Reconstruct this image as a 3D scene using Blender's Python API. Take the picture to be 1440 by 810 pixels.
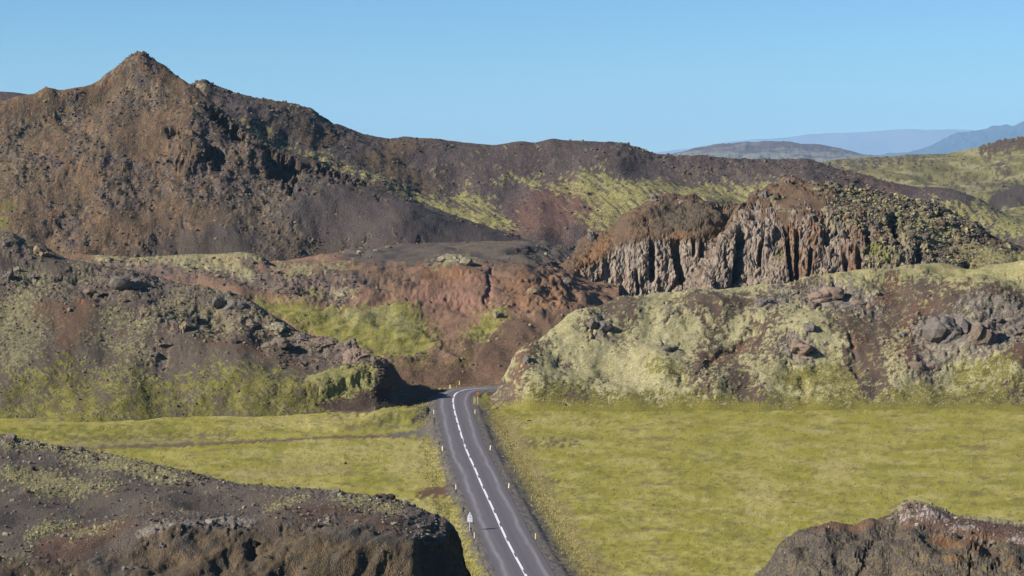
import bpy, bmesh, math, random
import numpy as np
from mathutils import Vector

# ------------------------------------------------------------------ scene, camera, light
scene = bpy.context.scene
COL = scene.collection
for o in list(bpy.data.objects):
    bpy.data.objects.remove(o)

FPX = 2815.0                    # focal length in photograph pixels (1440 wide)
CAMZ = 60.0
PITCH = math.atan(190.0 / FPX)
cam_d = bpy.data.cameras.new('camera')
cam = bpy.data.objects.new('camera', cam_d)
COL.objects.link(cam)
cam_d.sensor_width = 36.0
cam_d.lens = FPX / 1440.0 * 36.0
cam_d.clip_start = 1.0
cam_d.clip_end = 150000.0
cam.location = (0, 0, CAMZ)
cam.rotation_euler = (math.pi / 2 - PITCH, 0, 0)
scene.camera = cam

SUN_EL = math.radians(30.0)
SUN_AZ = math.radians(244.0)     # clockwise from +Y: from the left, a little behind the camera
to_sun = Vector((math.sin(SUN_AZ) * math.cos(SUN_EL), math.cos(SUN_AZ) * math.cos(SUN_EL), math.sin(SUN_EL)))
sun_d = bpy.data.lights.new('sun', 'SUN')
sun_d.energy = 5.0
sun_d.angle = math.radians(0.5)
sun_d.color = (1.0, 0.955, 0.90)
sun = bpy.data.objects.new('sun', sun_d)
sun.rotation_euler = to_sun.to_track_quat('Z', 'Y').to_euler()
sun.location = (-200, -100, 200)
COL.objects.link(sun)

world = bpy.data.worlds.new('World')
scene.world = world
world.use_nodes = True
wn = world.node_tree
bgn = wn.nodes['Background']
sky = wn.nodes.new('ShaderNodeTexSky')
sky.sky_type = 'NISHITA'
sky.sun_disc = False
sky.sun_elevation = SUN_EL
sky.sun_rotation = SUN_AZ
sky.altitude = 1500
sky.air_density = 1.0
sky.dust_density = 0.0
sky.ozone_density = 3.0
tint = wn.nodes.new('ShaderNodeVectorMath'); tint.operation = 'MULTIPLY'
tint.inputs[1].default_value = (0.60, 0.905, 1.17)
wn.links.new(sky.outputs[0], tint.inputs[0])
wn.links.new(tint.outputs[0], bgn.inputs[0])
bgn.inputs[1].default_value = 0.0515

scene.view_settings.view_transform = 'Standard'
scene.view_settings.look = 'None'
scene.view_settings.gamma = 1.0
scene.view_settings.exposure = 0.95
scene.cycles.use_denoising = True
scene.cycles.max_bounces = 5
scene.cycles.diffuse_bounces = 2
scene.cycles.volume_bounces = 0
HAZE = 2.0e-5

# ------------------------------------------------------------------ helpers: projection
CP, SP = math.cos(PITCH), math.sin(PITCH)


def pt(px, py, Y):
    """the point at world distance Y seen at photograph pixel (px, py)"""
    px = np.asarray(px, float); py = np.asarray(py, float); Y = np.asarray(Y, float)
    d = 405.0 - py
    t = Y / (FPX * CP + d * SP)
    return np.stack([(px - 720.0) * t, Y + 0 * px, CAMZ + (-FPX * SP + d * CP) * t], -1)


def ground_Y(py, z=0.0):
    d = 405.0 - np.asarray(py, float)
    return (z - CAMZ) / (-FPX * SP + d * CP) * (FPX * CP + d * SP)


def proj(P):
    x, y, z = P[..., 0], P[..., 1], P[..., 2] - CAMZ
    dep = y * CP - z * SP
    up = y * SP + z * CP
    return 720 + FPX * x / dep, 405 - FPX * up / dep


# ------------------------------------------------------------------ helpers: noise tiles
rng = np.random.default_rng(11)
NT = 1024


def spectral(beta, lo=4.0, hi=420.0):
    f = np.fft.fftfreq(NT) * NT
    r = np.sqrt(f[:, None] ** 2 + f[None, :] ** 2)
    a = np.where((r >= lo) & (r <= hi), np.maximum(r, 1.0) ** -beta, 0)
    ph = rng.uniform(0, 2 * np.pi, (NT, NT))
    z = np.fft.ifft2(a * np.exp(1j * ph)).real
    return (z / z.std()).astype(np.float32)


TILE = {
    'rough': spectral(1.45), 'mid': spectral(1.85), 'soft': spectral(2.4), 'rough2': spectral(1.45),
    'mid2': spectral(1.85), 'fine': spectral(0.9),
}
TILE['ridge'] = np.abs(TILE['mid']) * -1.6 + 1.0
TILE['ridge2'] = np.abs(TILE['rough2']) * -1.5 + 1.0
NCELL = 64
_c = rng.uniform(0.08, 0.92, (NCELL, NCELL, 2)); _id = rng.uniform(0, 1, (NCELL, NCELL))
_g = np.arange(NT) * NCELL / NT
_gx, _gy = np.meshgrid(_g, _g, indexing='ij')
_ix, _iy = _gx.astype(int), _gy.astype(int)
F1 = np.full((NT, NT), 9.0); F2 = np.full((NT, NT), 9.0); CI = np.zeros((NT, NT))
for a in (-1, 0, 1):
    for b in (-1, 0, 1):
        cx = (_ix + a) % NCELL; cy = (_iy + b) % NCELL
        dd = np.hypot(_ix + a + _c[cx, cy, 0] - _gx, _iy + b + _c[cx, cy, 1] - _gy)
        near = dd < F1
        F2 = np.where(near, F1, np.minimum(F2, dd))
        CI = np.where(near, _id[cx, cy], CI)
        F1 = np.where(near, dd, F1)
TILE['f1'] = F1.astype(np.float32); TILE['crack'] = (F2 - F1).astype(np.float32); TILE['cell'] = CI.astype(np.float32)
UNIT = {'f1': NT / NCELL, 'crack': NT / NCELL, 'cell': NT / NCELL}


def samp(tile, a, b):
    T = TILE[tile]
    u = UNIT.get(tile, NT / 4.0)
    a = a * u; b = b * u
    ia = np.floor(a).astype(np.int64); ib = np.floor(b).astype(np.int64)
    fa = (a - ia).astype(np.float32); fb = (b - ib).astype(np.float32)
    i0 = ia % NT; i1 = (ia + 1) % NT; j0 = ib % NT; j1 = (ib + 1) % NT
    return (T[i0, j0] * (1 - fa) + T[i1, j0] * fa) * (1 - fb) + (T[i0, j1] * (1 - fa) + T[i1, j1] * fa) * fb


def sst(a, b, x):
    t = np.clip((x - a) / (b - a), 0, 1)
    return t * t * (3 - 2 * t)


KALB = 0.6


def srgb(r, g, b, k=KALB):
    l = 0.3 * r + 0.59 * g + 0.11 * b
    gr = min(max((g - r + 14) / 14.0, 0.0), 1.0)              # greens a little less green, greys left neutral
    c = np.clip(np.array([(r + (l - r) * 0.12) * (1 + 0.03 * gr), (g + (l - g) * 0.12) * (1 - 0.025 * gr), (b + (l - b) * 0.12) * 0.95], float), 0, 255) / 255.0
    return np.where(c <= 0.04045, c / 12.92, ((c + 0.055) / 1.055) ** 2.4) * k


# ------------------------------------------------------------------ helpers: materials
def new_mat(name):
    m = bpy.data.materials.new(name)
    m.use_nodes = True
    nt = m.node_tree
    nt.nodes.clear()
    out = nt.nodes.new('ShaderNodeOutputMaterial')
    b = nt.nodes.new('ShaderNodeBsdfPrincipled')
    b.inputs['Specular IOR Level'].default_value = 0.15
    b.inputs['Roughness'].default_value = 0.95
    nt.links.new(b.outputs[0], out.inputs[0])
    return m, nt, b


def terrain_mat(name, scale=1.0, contrast=0.45, bump=0.6, dist=0.5):
    """the surface's own colour (attribute) broken up by procedural grain at two sizes, with procedural relief"""
    m, nt, b = new_mat(name)
    N, Lk = nt.nodes, nt.links
    at = N.new('ShaderNodeAttribute'); at.attribute_name = 'albedo'
    geo = N.new('ShaderNodeNewGeometry')

    def noise(sc, det, ro):
        n = N.new('ShaderNodeTexNoise'); n.inputs['Scale'].default_value = sc / scale
        n.inputs['Detail'].default_value = det; n.inputs['Roughness'].default_value = ro
        Lk.new(geo.outputs['Position'], n.inputs['Vector'])
        return n

    def spread(n, lo, hi, k):
        mr = N.new('ShaderNodeMapRange')
        mr.inputs['From Min'].default_value = lo; mr.inputs['From Max'].default_value = hi
        mr.inputs['To Min'].default_value = 1 - k; mr.inputs['To Max'].default_value = 1 + k
        Lk.new(n.outputs[0], mr.inputs[0])
        return mr
    n1 = noise(0.9, 5, 0.75); n3 = noise(2.6, 3, 0.7)
    n2 = N.new('ShaderNodeTexVoronoi'); n2.inputs['Scale'].default_value = 1.1 / scale
    Lk.new(geo.outputs['Position'], n2.inputs['Vector'])
    a = spread(n1, 0.3, 0.7, contrast); c = spread(n3, 0.35, 0.65, contrast * 0.7)
    mm = N.new('ShaderNodeMath'); mm.operation = 'MULTIPLY'
    Lk.new(a.outputs[0], mm.inputs[0]); Lk.new(c.outputs[0], mm.inputs[1])
    mul = N.new('ShaderNodeVectorMath'); mul.operation = 'SCALE'
    Lk.new(at.outputs['Color'], mul.inputs[0]); Lk.new(mm.outputs[0], mul.inputs['Scale'])
    Lk.new(mul.outputs[0], b.inputs['Base Color'])
    add = N.new('ShaderNodeMath'); add.operation = 'ADD'
    Lk.new(n1.outputs[0], add.inputs[0]); Lk.new(n2.outputs['Distance'], add.inputs[1])
    bp = N.new('ShaderNodeBump'); bp.inputs['Strength'].default_value = bump; bp.inputs['Distance'].default_value = dist * scale
    Lk.new(add.outputs[0], bp.inputs['Height']); Lk.new(bp.outputs[0], b.inputs['Normal'])
    return m


def noise_mat(name, c1, c2, scale, rough=0.9, bump=0.3, dist=0.02, spec=0.15, c3=None):
    m, nt, b = new_mat(name)
    N, Lk = nt.nodes, nt.links
    tc = N.new('ShaderNodeTexCoord')
    n = N.new('ShaderNodeTexNoise'); n.inputs['Scale'].default_value = scale; n.inputs['Detail'].default_value = 7
    n.inputs['Roughness'].default_value = 0.7
    Lk.new(tc.outputs['Object'], n.inputs['Vector'])
    r = N.new('ShaderNodeValToRGB')
    r.color_ramp.elements[0].position = 0.36; r.color_ramp.elements[0].color = (*c1, 1)
    r.color_ramp.elements[1].position = 0.64; r.color_ramp.elements[1].color = (*c2, 1)
    if c3 is not None:
        e = r.color_ramp.elements.new(0.7); e.color = (*c3, 1)
    Lk.new(n.outputs[0], r.inputs[0]); Lk.new(r.outputs[0], b.inputs['Base Color'])
    bp = N.new('ShaderNodeBump'); bp.inputs['Strength'].default_value = bump; bp.inputs['Distance'].default_value = dist
    Lk.new(n.outputs[0], bp.inputs['Height']); Lk.new(bp.outputs[0], b.inputs['Normal'])
    b.inputs['Roughness'].default_value = rough; b.inputs['Specular IOR Level'].default_value = spec
    return m


# ------------------------------------------------------------------ helpers: meshes
def np_mesh(name, V, Fq, mat, albedo=None, smooth=True):
    V = np.asarray(V, np.float32).reshape(-1, 3); Fq = np.asarray(Fq, np.int32)
    k = Fq.shape[1]
    me = bpy.data.meshes.new(name)
    me.vertices.add(len(V)); me.vertices.foreach_set('co', V.ravel())
    me.loops.add(Fq.size); me.loops.foreach_set('vertex_index', Fq.ravel())
    me.polygons.add(len(Fq))
    me.polygons.foreach_set('loop_start', np.arange(0, Fq.size, k, dtype=np.int32))
    if albedo is not None:
        a = me.attributes.new('albedo', 'FLOAT_COLOR', 'POINT')
        c = np.ones((len(V), 4), np.float32); c[:, :3] = np.asarray(albedo, np.float32).reshape(-1, 3)
        a.data.foreach_set('color', c.ravel())
    me.update(calc_edges=True)
    me.polygons.foreach_set('use_smooth', np.full(len(Fq), bool(smooth)))
    me.materials.append(mat)
    return me


def link(name, me, kind=None, label=None, cat=None, group=None, parent=None):
    o = bpy.data.objects.new(name, me)
    COL.objects.link(o)
    if parent is not None: o.parent = parent
    if kind: o['kind'] = kind
    if label: o['label'] = label
    if cat: o['category'] = cat
    if group: o['group'] = group
    return o


def grid_faces(nv, nu):
    i = np.arange(nv * nu).reshape(nv, nu)
    return np.stack([i[:-1, :-1], i[:-1, 1:], i[1:, 1:], i[1:, :-1]], -1).reshape(-1, 4)


class Patch:
    """a hill or slope lofted through lines traced at their own distances; relief is added along the normal"""

    def __init__(self, lines, x0, x1, du=1.3, dv=1.1, hidden=10, crest=None, step=9e9, squeeze=1.0):
        n = int((x1 - x0) / du) + 1
        self.px0 = np.linspace(x0, x1, n)
        L = []
        Y0 = None
        for ln in lines:
            a = np.array(ln, float)
            xs = self.px0
            k = max(1, int(5 / du)); ker = np.ones(2 * k + 1) / (2 * k + 1)

            def sm(y):
                return np.convolve(np.pad(y, k, mode='edge'), ker, 'valid')
            py = sm(np.interp(xs, a[:, 0], a[:, 1])); Y = sm(np.interp(xs, a[:, 0], a[:, 2]))
            if Y0 is None: Y0 = Y
            Y = Y0 + (Y - Y0) * squeeze          # how far each line stands behind the first one
            L.append(pt(xs, py, Y))
        L = np.array(L)
        rows = []
        m = len(L)
        cr = m - 2 if crest is None else crest
        self.crest_row = None
        for i in range(m - 1):
            p0, p1, p2, p3 = L[max(i - 1, 0)], L[i], L[i + 1], L[min(i + 2, m - 1)]
            _, ya = proj(p1); _, yb = proj(p2)
            if i < cr:
                cnt = max(6, int(np.percentile(np.abs(ya - yb), 80) / dv), int(np.percentile(np.linalg.norm(p2 - p1, axis=-1), 60) / step))
            else:
                cnt = hidden
            for t in np.arange(cnt) / cnt:
                m1 = (p2 - p0) * 0.5; m2 = (p3 - p1) * 0.5
                if i == 0: m1 = p2 - p1
                if i == m - 2: m2 = p2 - p1
                # keep tangents from overshooting
                lim = np.linalg.norm(p2 - p1, axis=-1, keepdims=True)
                m1 = m1 * np.minimum(1, lim / np.maximum(np.linalg.norm(m1, axis=-1, keepdims=True), 1e-6))
                m2 = m2 * np.minimum(1, lim / np.maximum(np.linalg.norm(m2, axis=-1, keepdims=True), 1e-6))
                rows.append((2 * t ** 3 - 3 * t ** 2 + 1) * p1 + (t ** 3 - 2 * t ** 2 + t) * m1 + (-2 * t ** 3 + 3 * t ** 2) * p2 + (t ** 3 - t ** 2) * m2)
            if i + 1 == cr: self.crest_row = len(rows)
        rows.append(L[-1])
        self.P = np.array(rows)
        self.nv, self.nu = self.P.shape[:2]
        self.px, self.py = proj(self.P)
        d = np.linalg.norm(np.diff(self.P, axis=0), axis=-1)
        self.t = np.concatenate([np.zeros((1, self.nu)), np.cumsum(d, 0)], 0)
        du_ = np.linalg.norm(np.diff(self.P[::max(1, self.nv // 12)], axis=1), axis=-1).mean(0)
        self.s = np.concatenate([[0], np.cumsum(du_)])[None, :] + 0 * self.t
        self.vis = sst(0, 1, np.arange(self.nv)[:, None] * 1.0) + 0 * self.t
        self.D = np.zeros((self.nv, self.nu))
        self.bf = None
        cy = self.py[self.crest_row][None, :]
        self.cf = sst(-2, 30, self.py - cy) * 0.9 + 0.1          # 0 at the crest, 1 below it

    def n(self, tile, ss, st=None, seed=0, ang=None):
        st = ss if st is None else st
        s, t = self.s, self.t
        if ang is None and st == ss and tile not in ('f1',):
            ang = seed * 1.7
        if ang:
            c, q = math.cos(ang), math.sin(ang)
            s, t = c * s + q * t, -q * s + c * t
        return samp(tile, s / ss + seed * 3.37 + 0.31, t / st + seed * 5.13 + 0.77)

    def pn(self, tile, la, lb, ang=0.0, seed=0):
        """noise stretched along a direction, lengths in photograph pixels at this surface"""
        c, q = math.cos(ang), math.sin(ang)
        a = c * self.px + q * self.py; b = -q * self.px + c * self.py
        return samp(tile, a / la + seed * 2.71 + 0.2, b / lb + seed * 4.19 + 0.6)

    def wobble(self, amp=6, scale=22, seed=5):
        return (self.px + amp * self.pn('rough', scale, scale, 0, seed), self.py + amp * 0.7 * self.pn('rough2', scale, scale, 0, seed + 1))

    def stroke(self, strokes, amp=6, scale=22, seed=5, soft=0.6):
        """mask (0..1) of brush strokes: each a list of (px, py, radius)"""
        X, Yp = self.wobble(amp, scale, seed)
        out = np.zeros_like(X)
        for st in strokes:
            if isinstance(st, tuple): st = [st]
            a = np.array(st, float)
            x0, x1 = a[:, 0].min() - a[:, 2].max() * 2 - 40, a[:, 0].max() + a[:, 2].max() * 2 + 40
            c0 = np.searchsorted(self.px0, x0); c1 = np.searchsorted(self.px0, x1)
            if c1 <= c0: continue
            xx, yy = X[:, c0:c1], Yp[:, c0:c1]
            if len(a) == 1:
                d = np.hypot(xx - a[0, 0], yy - a[0, 1]) / a[0, 2]
            else:
                d = np.full(xx.shape, 99.0)
                for p, q in zip(a[:-1], a[1:]):
                    vx, vy = q[0] - p[0], q[1] - p[1]
                    h = np.clip(((xx - p[0]) * vx + (yy - p[1]) * vy) / max(vx * vx + vy * vy, 1e-6), 0, 1)
                    r = p[2] + (q[2] - p[2]) * h
                    d = np.minimum(d, np.hypot(xx - p[0] - vx * h, yy - p[1] - vy * h) / r)
            out[:, c0:c1] = np.maximum(out[:, c0:c1], 1 - sst(1 - soft, 1 + soft, d))
        return out

    def blob(self, cx, cy, rx, ry, ang=0.0, amp=4, scale=20, seed=9, soft=0.5):
        X, Yp = self.wobble(amp, scale, seed)
        c, q = math.cos(ang), math.sin(ang)
        a = (c * (X - cx) + q * (Yp - cy)) / rx; b = (-q * (X - cx) + c * (Yp - cy)) / ry
        return 1 - sst(1 - soft, 1 + soft, np.hypot(a, b))

    def displace(self, D, fade_ends=0):
        P = self.P
        D = (D + np.zeros(P.shape[:2])) * (self.bf if self.bf is not None else 1.0)
        Dp = np.pad(D, ((1, 1), (0, 0)), mode='edge')
        D = 0.25 * Dp[:-2] + 0.5 * Dp[1:-1] + 0.25 * Dp[2:]
        gu = np.gradient(P, axis=1); gv = np.gradient(P, axis=0)
        N = np.cross(gu, gv)
        N /= np.maximum(np.linalg.norm(N, axis=-1, keepdims=True), 1e-9)
        self.P = P + N * D[..., None]
        self.D = self.D + D

    def finish(self, name, C, mat, smooth=True, skirt=5.0, **kw):
        self.C = C
        if skirt: self.P[0, :, 2] -= skirt
        me = np_mesh(name, self.P, grid_faces(self.nv, self.nu), mat, C, smooth)
        self.px, self.py = proj(self.P)
        gu = np.gradient(self.P, axis=1); gv = np.gradient(self.P, axis=0)
        N = np.cross(gu, gv)
        self.N = N / np.maximum(np.linalg.norm(N, axis=-1, keepdims=True), 1e-9)
        return link(name, me, **kw)

    def at(self, px, py):
        """surface point seen at a photograph pixel: the nearest one to the eye"""
        top = self.crest_row or self.nv
        d = (self.px[:top] - px) ** 2 + (self.py[:top] - py) ** 2
        ok = d < max(d.min() * 1.0 + 1.5, 2.0)
        dist = np.where(ok, self.P[:top, :, 1], 1e9)
        k = np.unravel_index(np.argmin(dist), dist.shape)
        return self.P[k], self.N[k], self.C[k]


def mix(a, b, m):
    a = np.asarray(a); b = np.asarray(b)
    return a + (b - a) * np.asarray(m)[..., None]


def base2(P, c1, c2, f):
    return mix(np.broadcast_to(c1, P.P.shape), np.broadcast_to(c2, P.P.shape), np.clip(0.5 + 0.4 * f, 0, 1))


# ------------------------------------------------------------------ rocks (shared meshes)
def ico(sub):
    bm = bmesh.new(); bmesh.ops.create_icosphere(bm, subdivisions=sub, radius=1.0)
    V = np.array([v.co[:] for v in bm.verts]); F = np.array([[v.index for v in f.verts] for f in bm.faces])
    bm.free()
    return V, F


def rock_shape(V, seed, cuts=9, rough=0.05):
    r = np.random.default_rng(seed)
    R = np.ones(len(V))
    for k in range(cuts):
        nrm = r.normal(size=3); nrm /= np.linalg.norm(nrm)
        d = r.uniform(0.45, 0.85)
        c = V @ nrm
        R = np.where(c > 1e-3, np.minimum(R, d / np.maximum(c, 1e-3)), R)
    W = V * R[:, None]
    for k in range(4):
        f = r.normal(size=(3, 3)) * (1.6 * 1.8 ** k); p = r.uniform(0, 6, 3)
        W = W + V * (np.sin(V @ f + p).prod(1) * rough * 1.9 / 1.5 ** k)[:, None]
    sc = np.array([r.uniform(0.85, 1.15), r.uniform(0.8, 1.1), r.uniform(0.75, 1.0)])
    return W * sc


I1, I1F = ico(1); I2, I2F = ico(2); I3, I3F = ico(4)
SMALL = [rock_shape(I1, 100 + k, 5, 0.06) for k in range(10)]
MED = [rock_shape(I2, 200 + k, 7, 0.07) for k in range(10)]
LUMP = []
for k in range(6):
    r_ = np.random.default_rng(300 + k)
    W = I2 * (1 + 0.22 * r_.normal(size=(len(I2), 1)))
    LUMP.append(W * np.array([1, 1, 0.6]))


def scatter(name, patch, dens, n, size, cols, mat, seed, shapes=SMALL, faces=I1F, sink=0.25, flat=1.0, power=2.2, **kw):
    """loose stones or moss lumps strewn over a surface: one mesh"""
    r = np.random.default_rng(seed)
    top = (patch.crest_row or patch.nv - 1) + 1
    P = patch.P[:top]
    gu = np.linalg.norm(np.gradient(P, axis=1), axis=-1); gv = np.linalg.norm(np.gradient(P, axis=0), axis=-1)
    w = (np.clip(dens[:top], 0, None) * np.minimum(gu * gv, 25)).ravel()
    w = w / w.sum()
    idx = r.choice(len(w), n, p=w)
    base = P.reshape(-1, 3)[idx]; nr = patch.N[:top].reshape(-1, 3)[idx]
    sz = size[0] * (1 - r.uniform(0, 1, n) * (1 - (size[0] / size[1]) ** power)) ** (-1 / power)
    cols = np.array(cols)
    cc = cols[r.integers(0, len(cols), n)] * r.uniform(0.75, 1.25, (n, 1))
    VV, FF, CC = [], [], []
    sh = np.array(shapes)
    kind = r.integers(0, len(sh), n)
    V = sh[kind]                                             # n, k, 3
    ang = r.uniform(0, 2 * np.pi, n); ca, sa = np.cos(ang), np.sin(ang)
    x = V[..., 0] * ca[:, None] - V[..., 1] * sa[:, None]
    y = V[..., 0] * sa[:, None] + V[..., 1] * ca[:, None]
    st = r.uniform(0.75, 1.3, (n, 3)) * np.array([1, 1, flat])
    V = np.stack([x, y, V[..., 2]], -1) * st[:, None, :] * sz[:, None, None]
    up = nr * 0.5 + np.array([0, 0, 0.5]); up /= np.linalg.norm(up, axis=-1, keepdims=True)
    V = V + (base + up * (sz * sink * flat)[:, None])[:, None, :]
    k = V.shape[1]
    FF = (faces[None] + (np.arange(n) * k)[:, None, None]).reshape(-1, 3)
    CC = np.repeat(cc, k, 0)
    me = np_mesh(name, V.reshape(-1, 3), FF, mat, CC, False)
    return link(name, me, kind='stuff', **kw)

# ------------------------------------------------------------------ setting: ground, far land
M_TERR = terrain_mat('terrain_near', 0.28, 0.48, 0.6, 0.4)
M_MID = terrain_mat('terrain_middle', 0.45, 0.48, 0.7, 0.4)
M_FAR = terrain_mat('terrain_far', 0.8, 0.5, 0.8, 0.4)
M_VFAR = terrain_mat('terrain_distant', 12.0, 0.35, 0.3, 0.3)
M_GRASS = terrain_mat('grass_field', 0.30, 0.26, 0.4, 0.25)
M_ROCKS = terrain_mat('loose_stone', 0.25, 0.45, 0.6, 0.4)

gm = noise_mat('far_ground', srgb(96, 88, 60), srgb(120, 112, 70), 0.004, bump=0.0)
gv = np.array([(-50000, -3000, -2), (50000, -3000, -2), (50000, 56000, -2), (-50000, 56000, -2)], float)
link('ground', np_mesh('ground', gv, [[0, 1, 2, 3]], gm), kind='structure', label='low open ground running out to the horizon beyond the hills')

GREY = srgb(112, 104, 100)
DGREY = srgb(84, 77, 76)
LICHEN = srgb(168, 166, 128)

# far plateau on the horizon, its hazy paleness put into the colour
p = Patch([[(700, 222, 54000), (1600, 222, 54000)],
           [(700, 219, 55000), (900, 217, 55000), (960, 209, 55000), (1040, 198, 55000), (1110, 192, 55000), (1180, 186, 55000), (1270, 182, 55000), (1330, 181, 55000), (1420, 186, 55000), (1600, 200, 55000)],
           [(700, 224, 55500), (1600, 222, 55500)]], 700, 1600, 4, 2)
p.displace(p.n('mid', 3000, 3000, 1) * 15 * (p.py > 0))
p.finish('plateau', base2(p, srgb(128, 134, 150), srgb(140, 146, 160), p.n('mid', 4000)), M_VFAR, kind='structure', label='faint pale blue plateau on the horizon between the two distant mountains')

# blue mountain far right
p = Patch([[(1240, 224, 39000), (1700, 224, 39000)],
           [(1240, 217, 41000), (1290, 213, 41000), (1320, 206, 40800), (1700, 190, 40000)],
           [(1240, 222, 42000), (1284, 216, 42000), (1300, 210, 42000), (1315, 203, 42000), (1338, 190.5, 42000), (1347, 187, 42000), (1352, 186, 42000), (1360, 187.5, 42000), (1374, 181, 42000), (1384, 180, 42000), (1410, 175.5, 42000), (1440, 169, 42000), (1560, 150, 42000), (1700, 140, 42000)],
           [(1240, 224, 45000), (1700, 200, 46000)]], 1240, 1700, 1.5, 1)
p.displace(p.n('ridge', 1500, 3800, 2) * 22 + p.n('rough', 1200, 1200, 3) * 4)
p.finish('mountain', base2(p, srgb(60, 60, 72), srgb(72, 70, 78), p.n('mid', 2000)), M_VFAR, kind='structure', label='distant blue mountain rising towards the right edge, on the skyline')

# low brown fell on the skyline
p = Patch([[(840, 232, 11780), (1330, 232, 11780)],
           [(840, 226, 12865), (930, 221, 12865), (1000, 215, 12865), (1080, 212, 12865), (1160, 214, 12865), (1230, 222, 12865), (1330, 226, 12865)],
           [(840, 226, 13950), (935, 218.5, 13950), (965, 212, 13950), (1000, 204, 13950), (1030, 201, 13950), (1060, 200.5, 13950), (1085, 198.5, 13950), (1110, 200, 13950), (1130, 203, 13950), (1160, 205, 13950), (1185, 210, 13950), (1215, 217, 13950), (1260, 222, 13950), (1330, 226, 13950)],
           [(840, 230, 16275), (1330, 230, 16275)]], 840, 1330, 1.4, 1)
p.displace(p.n('ridge', 550, 1100, 4) * 6 + p.n('rough', 300, 300, 5) * 2)
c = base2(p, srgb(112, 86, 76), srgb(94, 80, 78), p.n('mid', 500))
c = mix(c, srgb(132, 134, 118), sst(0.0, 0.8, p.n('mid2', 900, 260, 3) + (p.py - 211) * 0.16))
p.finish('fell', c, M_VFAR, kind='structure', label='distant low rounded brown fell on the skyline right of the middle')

# ------------------------------------------------------------------ green hill behind, right
p = Patch([[(1080, 330, 1650), (1700, 330, 1650)],
           [(1080, 285, 1900), (1300, 280, 1850), (1700, 285, 1850)],
           [(1080, 250, 2250), (1250, 246, 2200), (1440, 240, 2200), (1700, 230, 2200)],
           [(1080, 232, 2550), (1150, 229, 2550), (1180, 224, 2550), (1215, 222, 2550), (1262, 219, 2550), (1270, 217, 2550), (1330, 216, 2550), (1370, 208, 2550), (1400, 200, 2500), (1440, 193, 2450), (1560, 182, 2450), (1700, 180, 2450)],
           [(1080, 240, 2900), (1700, 215, 2900)]], 1080, 1560, 1.8, 1.2, step=5, squeeze=0.6)
rk = sst(0.1, 0.8, p.stroke([[(1380, 212, 5), (1410, 204, 8), (1480, 198, 14), (1700, 190, 14)]], 4, 14) + 0.25 * p.n('rough', 30))
p.displace(p.cf * p.n('soft', 160, 160, 1) * 2.5 + p.cf * p.n('soft', 70, 90, 2) * 0.8 + p.n('mid', 40, 40, 3) * 0.2 + rk * p.cf * (p.n('ridge', 22, 50, 4) * 0.9))
gr = p.pn('rough', 60, 10, 0.1, 2)
c = base2(p, srgb(142, 140, 84), srgb(120, 118, 74), gr)
c = mix(c, srgb(158, 156, 110), sst(0.2, 1.2, p.pn('mid', 110, 14, -0.05, 5)))
dark = sst(0.2, 0.9, p.stroke([[(1100, 245, 16), (1180, 236, 9), (1240, 227, 6), (1320, 221, 4)], (1405, 235, 14), (1345, 242, 8), [(1300, 258, 3), (1440, 262, 6)]], 8, 20) + 0.45 * p.pn('rough', 24, 12, 0.6, 4) - 0.1)
c = mix(c, srgb(92, 84, 72), dark)
c = mix(c, srgb(92, 76, 66), rk)
c = mix(c, srgb(86, 76, 70), sst(0.3, 0.8, p.stroke([[(1390, 283, 6), (1440, 272, 14), (1600, 262, 20)]], 4, 16)))
p.finish('green_hill', c, M_FAR, kind='structure', label='pale green hill with a brown rocky top behind the dark ridge at right')
scatter('scattered_stones', p, rk + 0.02, 400, (0.8, 2.5), [srgb(90, 78, 70), srgb(110, 98, 88)], M_ROCKS, 3, label='loose stones on the pale green hill behind the ridge')

# ------------------------------------------------------------------ long dark ridge
p = Patch([[(-200, 360, 1000), (500, 360, 1000), (900, 350, 1000), (1700, 352, 1000)],
           [(-200, 300, 1050), (500, 310, 1050), (740, 318, 1050), (900, 312, 1050), (1100, 318, 1050), (1700, 346, 1030)],
           [(-200, 200, 1066), (300, 182, 1066), (345, 189, 1070), (430, 226, 1090), (520, 256, 1100), (600, 268, 1115), (740, 258, 1135), (900, 262, 1140), (1100, 268, 1140), (1250, 296, 1120), (1400, 318, 1090), (1700, 342, 1070)],
           [(-200, 140, 1240), (-40, 129, 1240), (5, 128, 1240), (20, 129, 1240), (45, 134, 1240), (120, 140, 1240), (255, 122, 1240), (272, 117, 1240), (284, 112, 1240), (292, 113, 1240), (300, 121, 1240), (320, 127, 1240), (345, 135, 1240), (372, 140, 1240), (400, 144, 1240), (425, 150, 1240), (440, 154, 1240), (447, 162, 1240), (480, 178, 1240), (515, 192, 1241), (545, 198, 1243), (560, 195, 1244), (575, 194, 1245), (612, 197, 1247), (650, 201, 1249), (695, 204, 1252), (722, 200, 1254), (735, 198.5, 1255), (752, 201, 1256), (768, 197, 1257), (777, 195, 1257), (790, 198, 1258), (815, 199, 1260), (850, 202, 1262), (875, 203, 1263), (900, 210, 1265), (922, 217, 1264), (950, 220, 1263), (985, 218, 1262), (1020, 222, 1260), (1060, 223, 1259), (1100, 224, 1257), (1135, 222.5, 1256), (1160, 230, 1255), (1180, 238, 1249), (1210, 245, 1239), (1250, 256, 1226), (1290, 263, 1213), (1325, 264, 1199), (1345, 268, 1191), (1380, 282, 1176), (1410, 300, 1163), (1440, 312, 1150), (1520, 330, 1138), (1700, 338, 1110)],
           [(-200, 180, 1360), (300, 170, 1400), (740, 240, 1450), (1100, 260, 1430), (1400, 310, 1300), (1700, 345, 1250)]], -120, 1560, 2.0, 1.5, step=2.2, squeeze=0.5)
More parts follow.
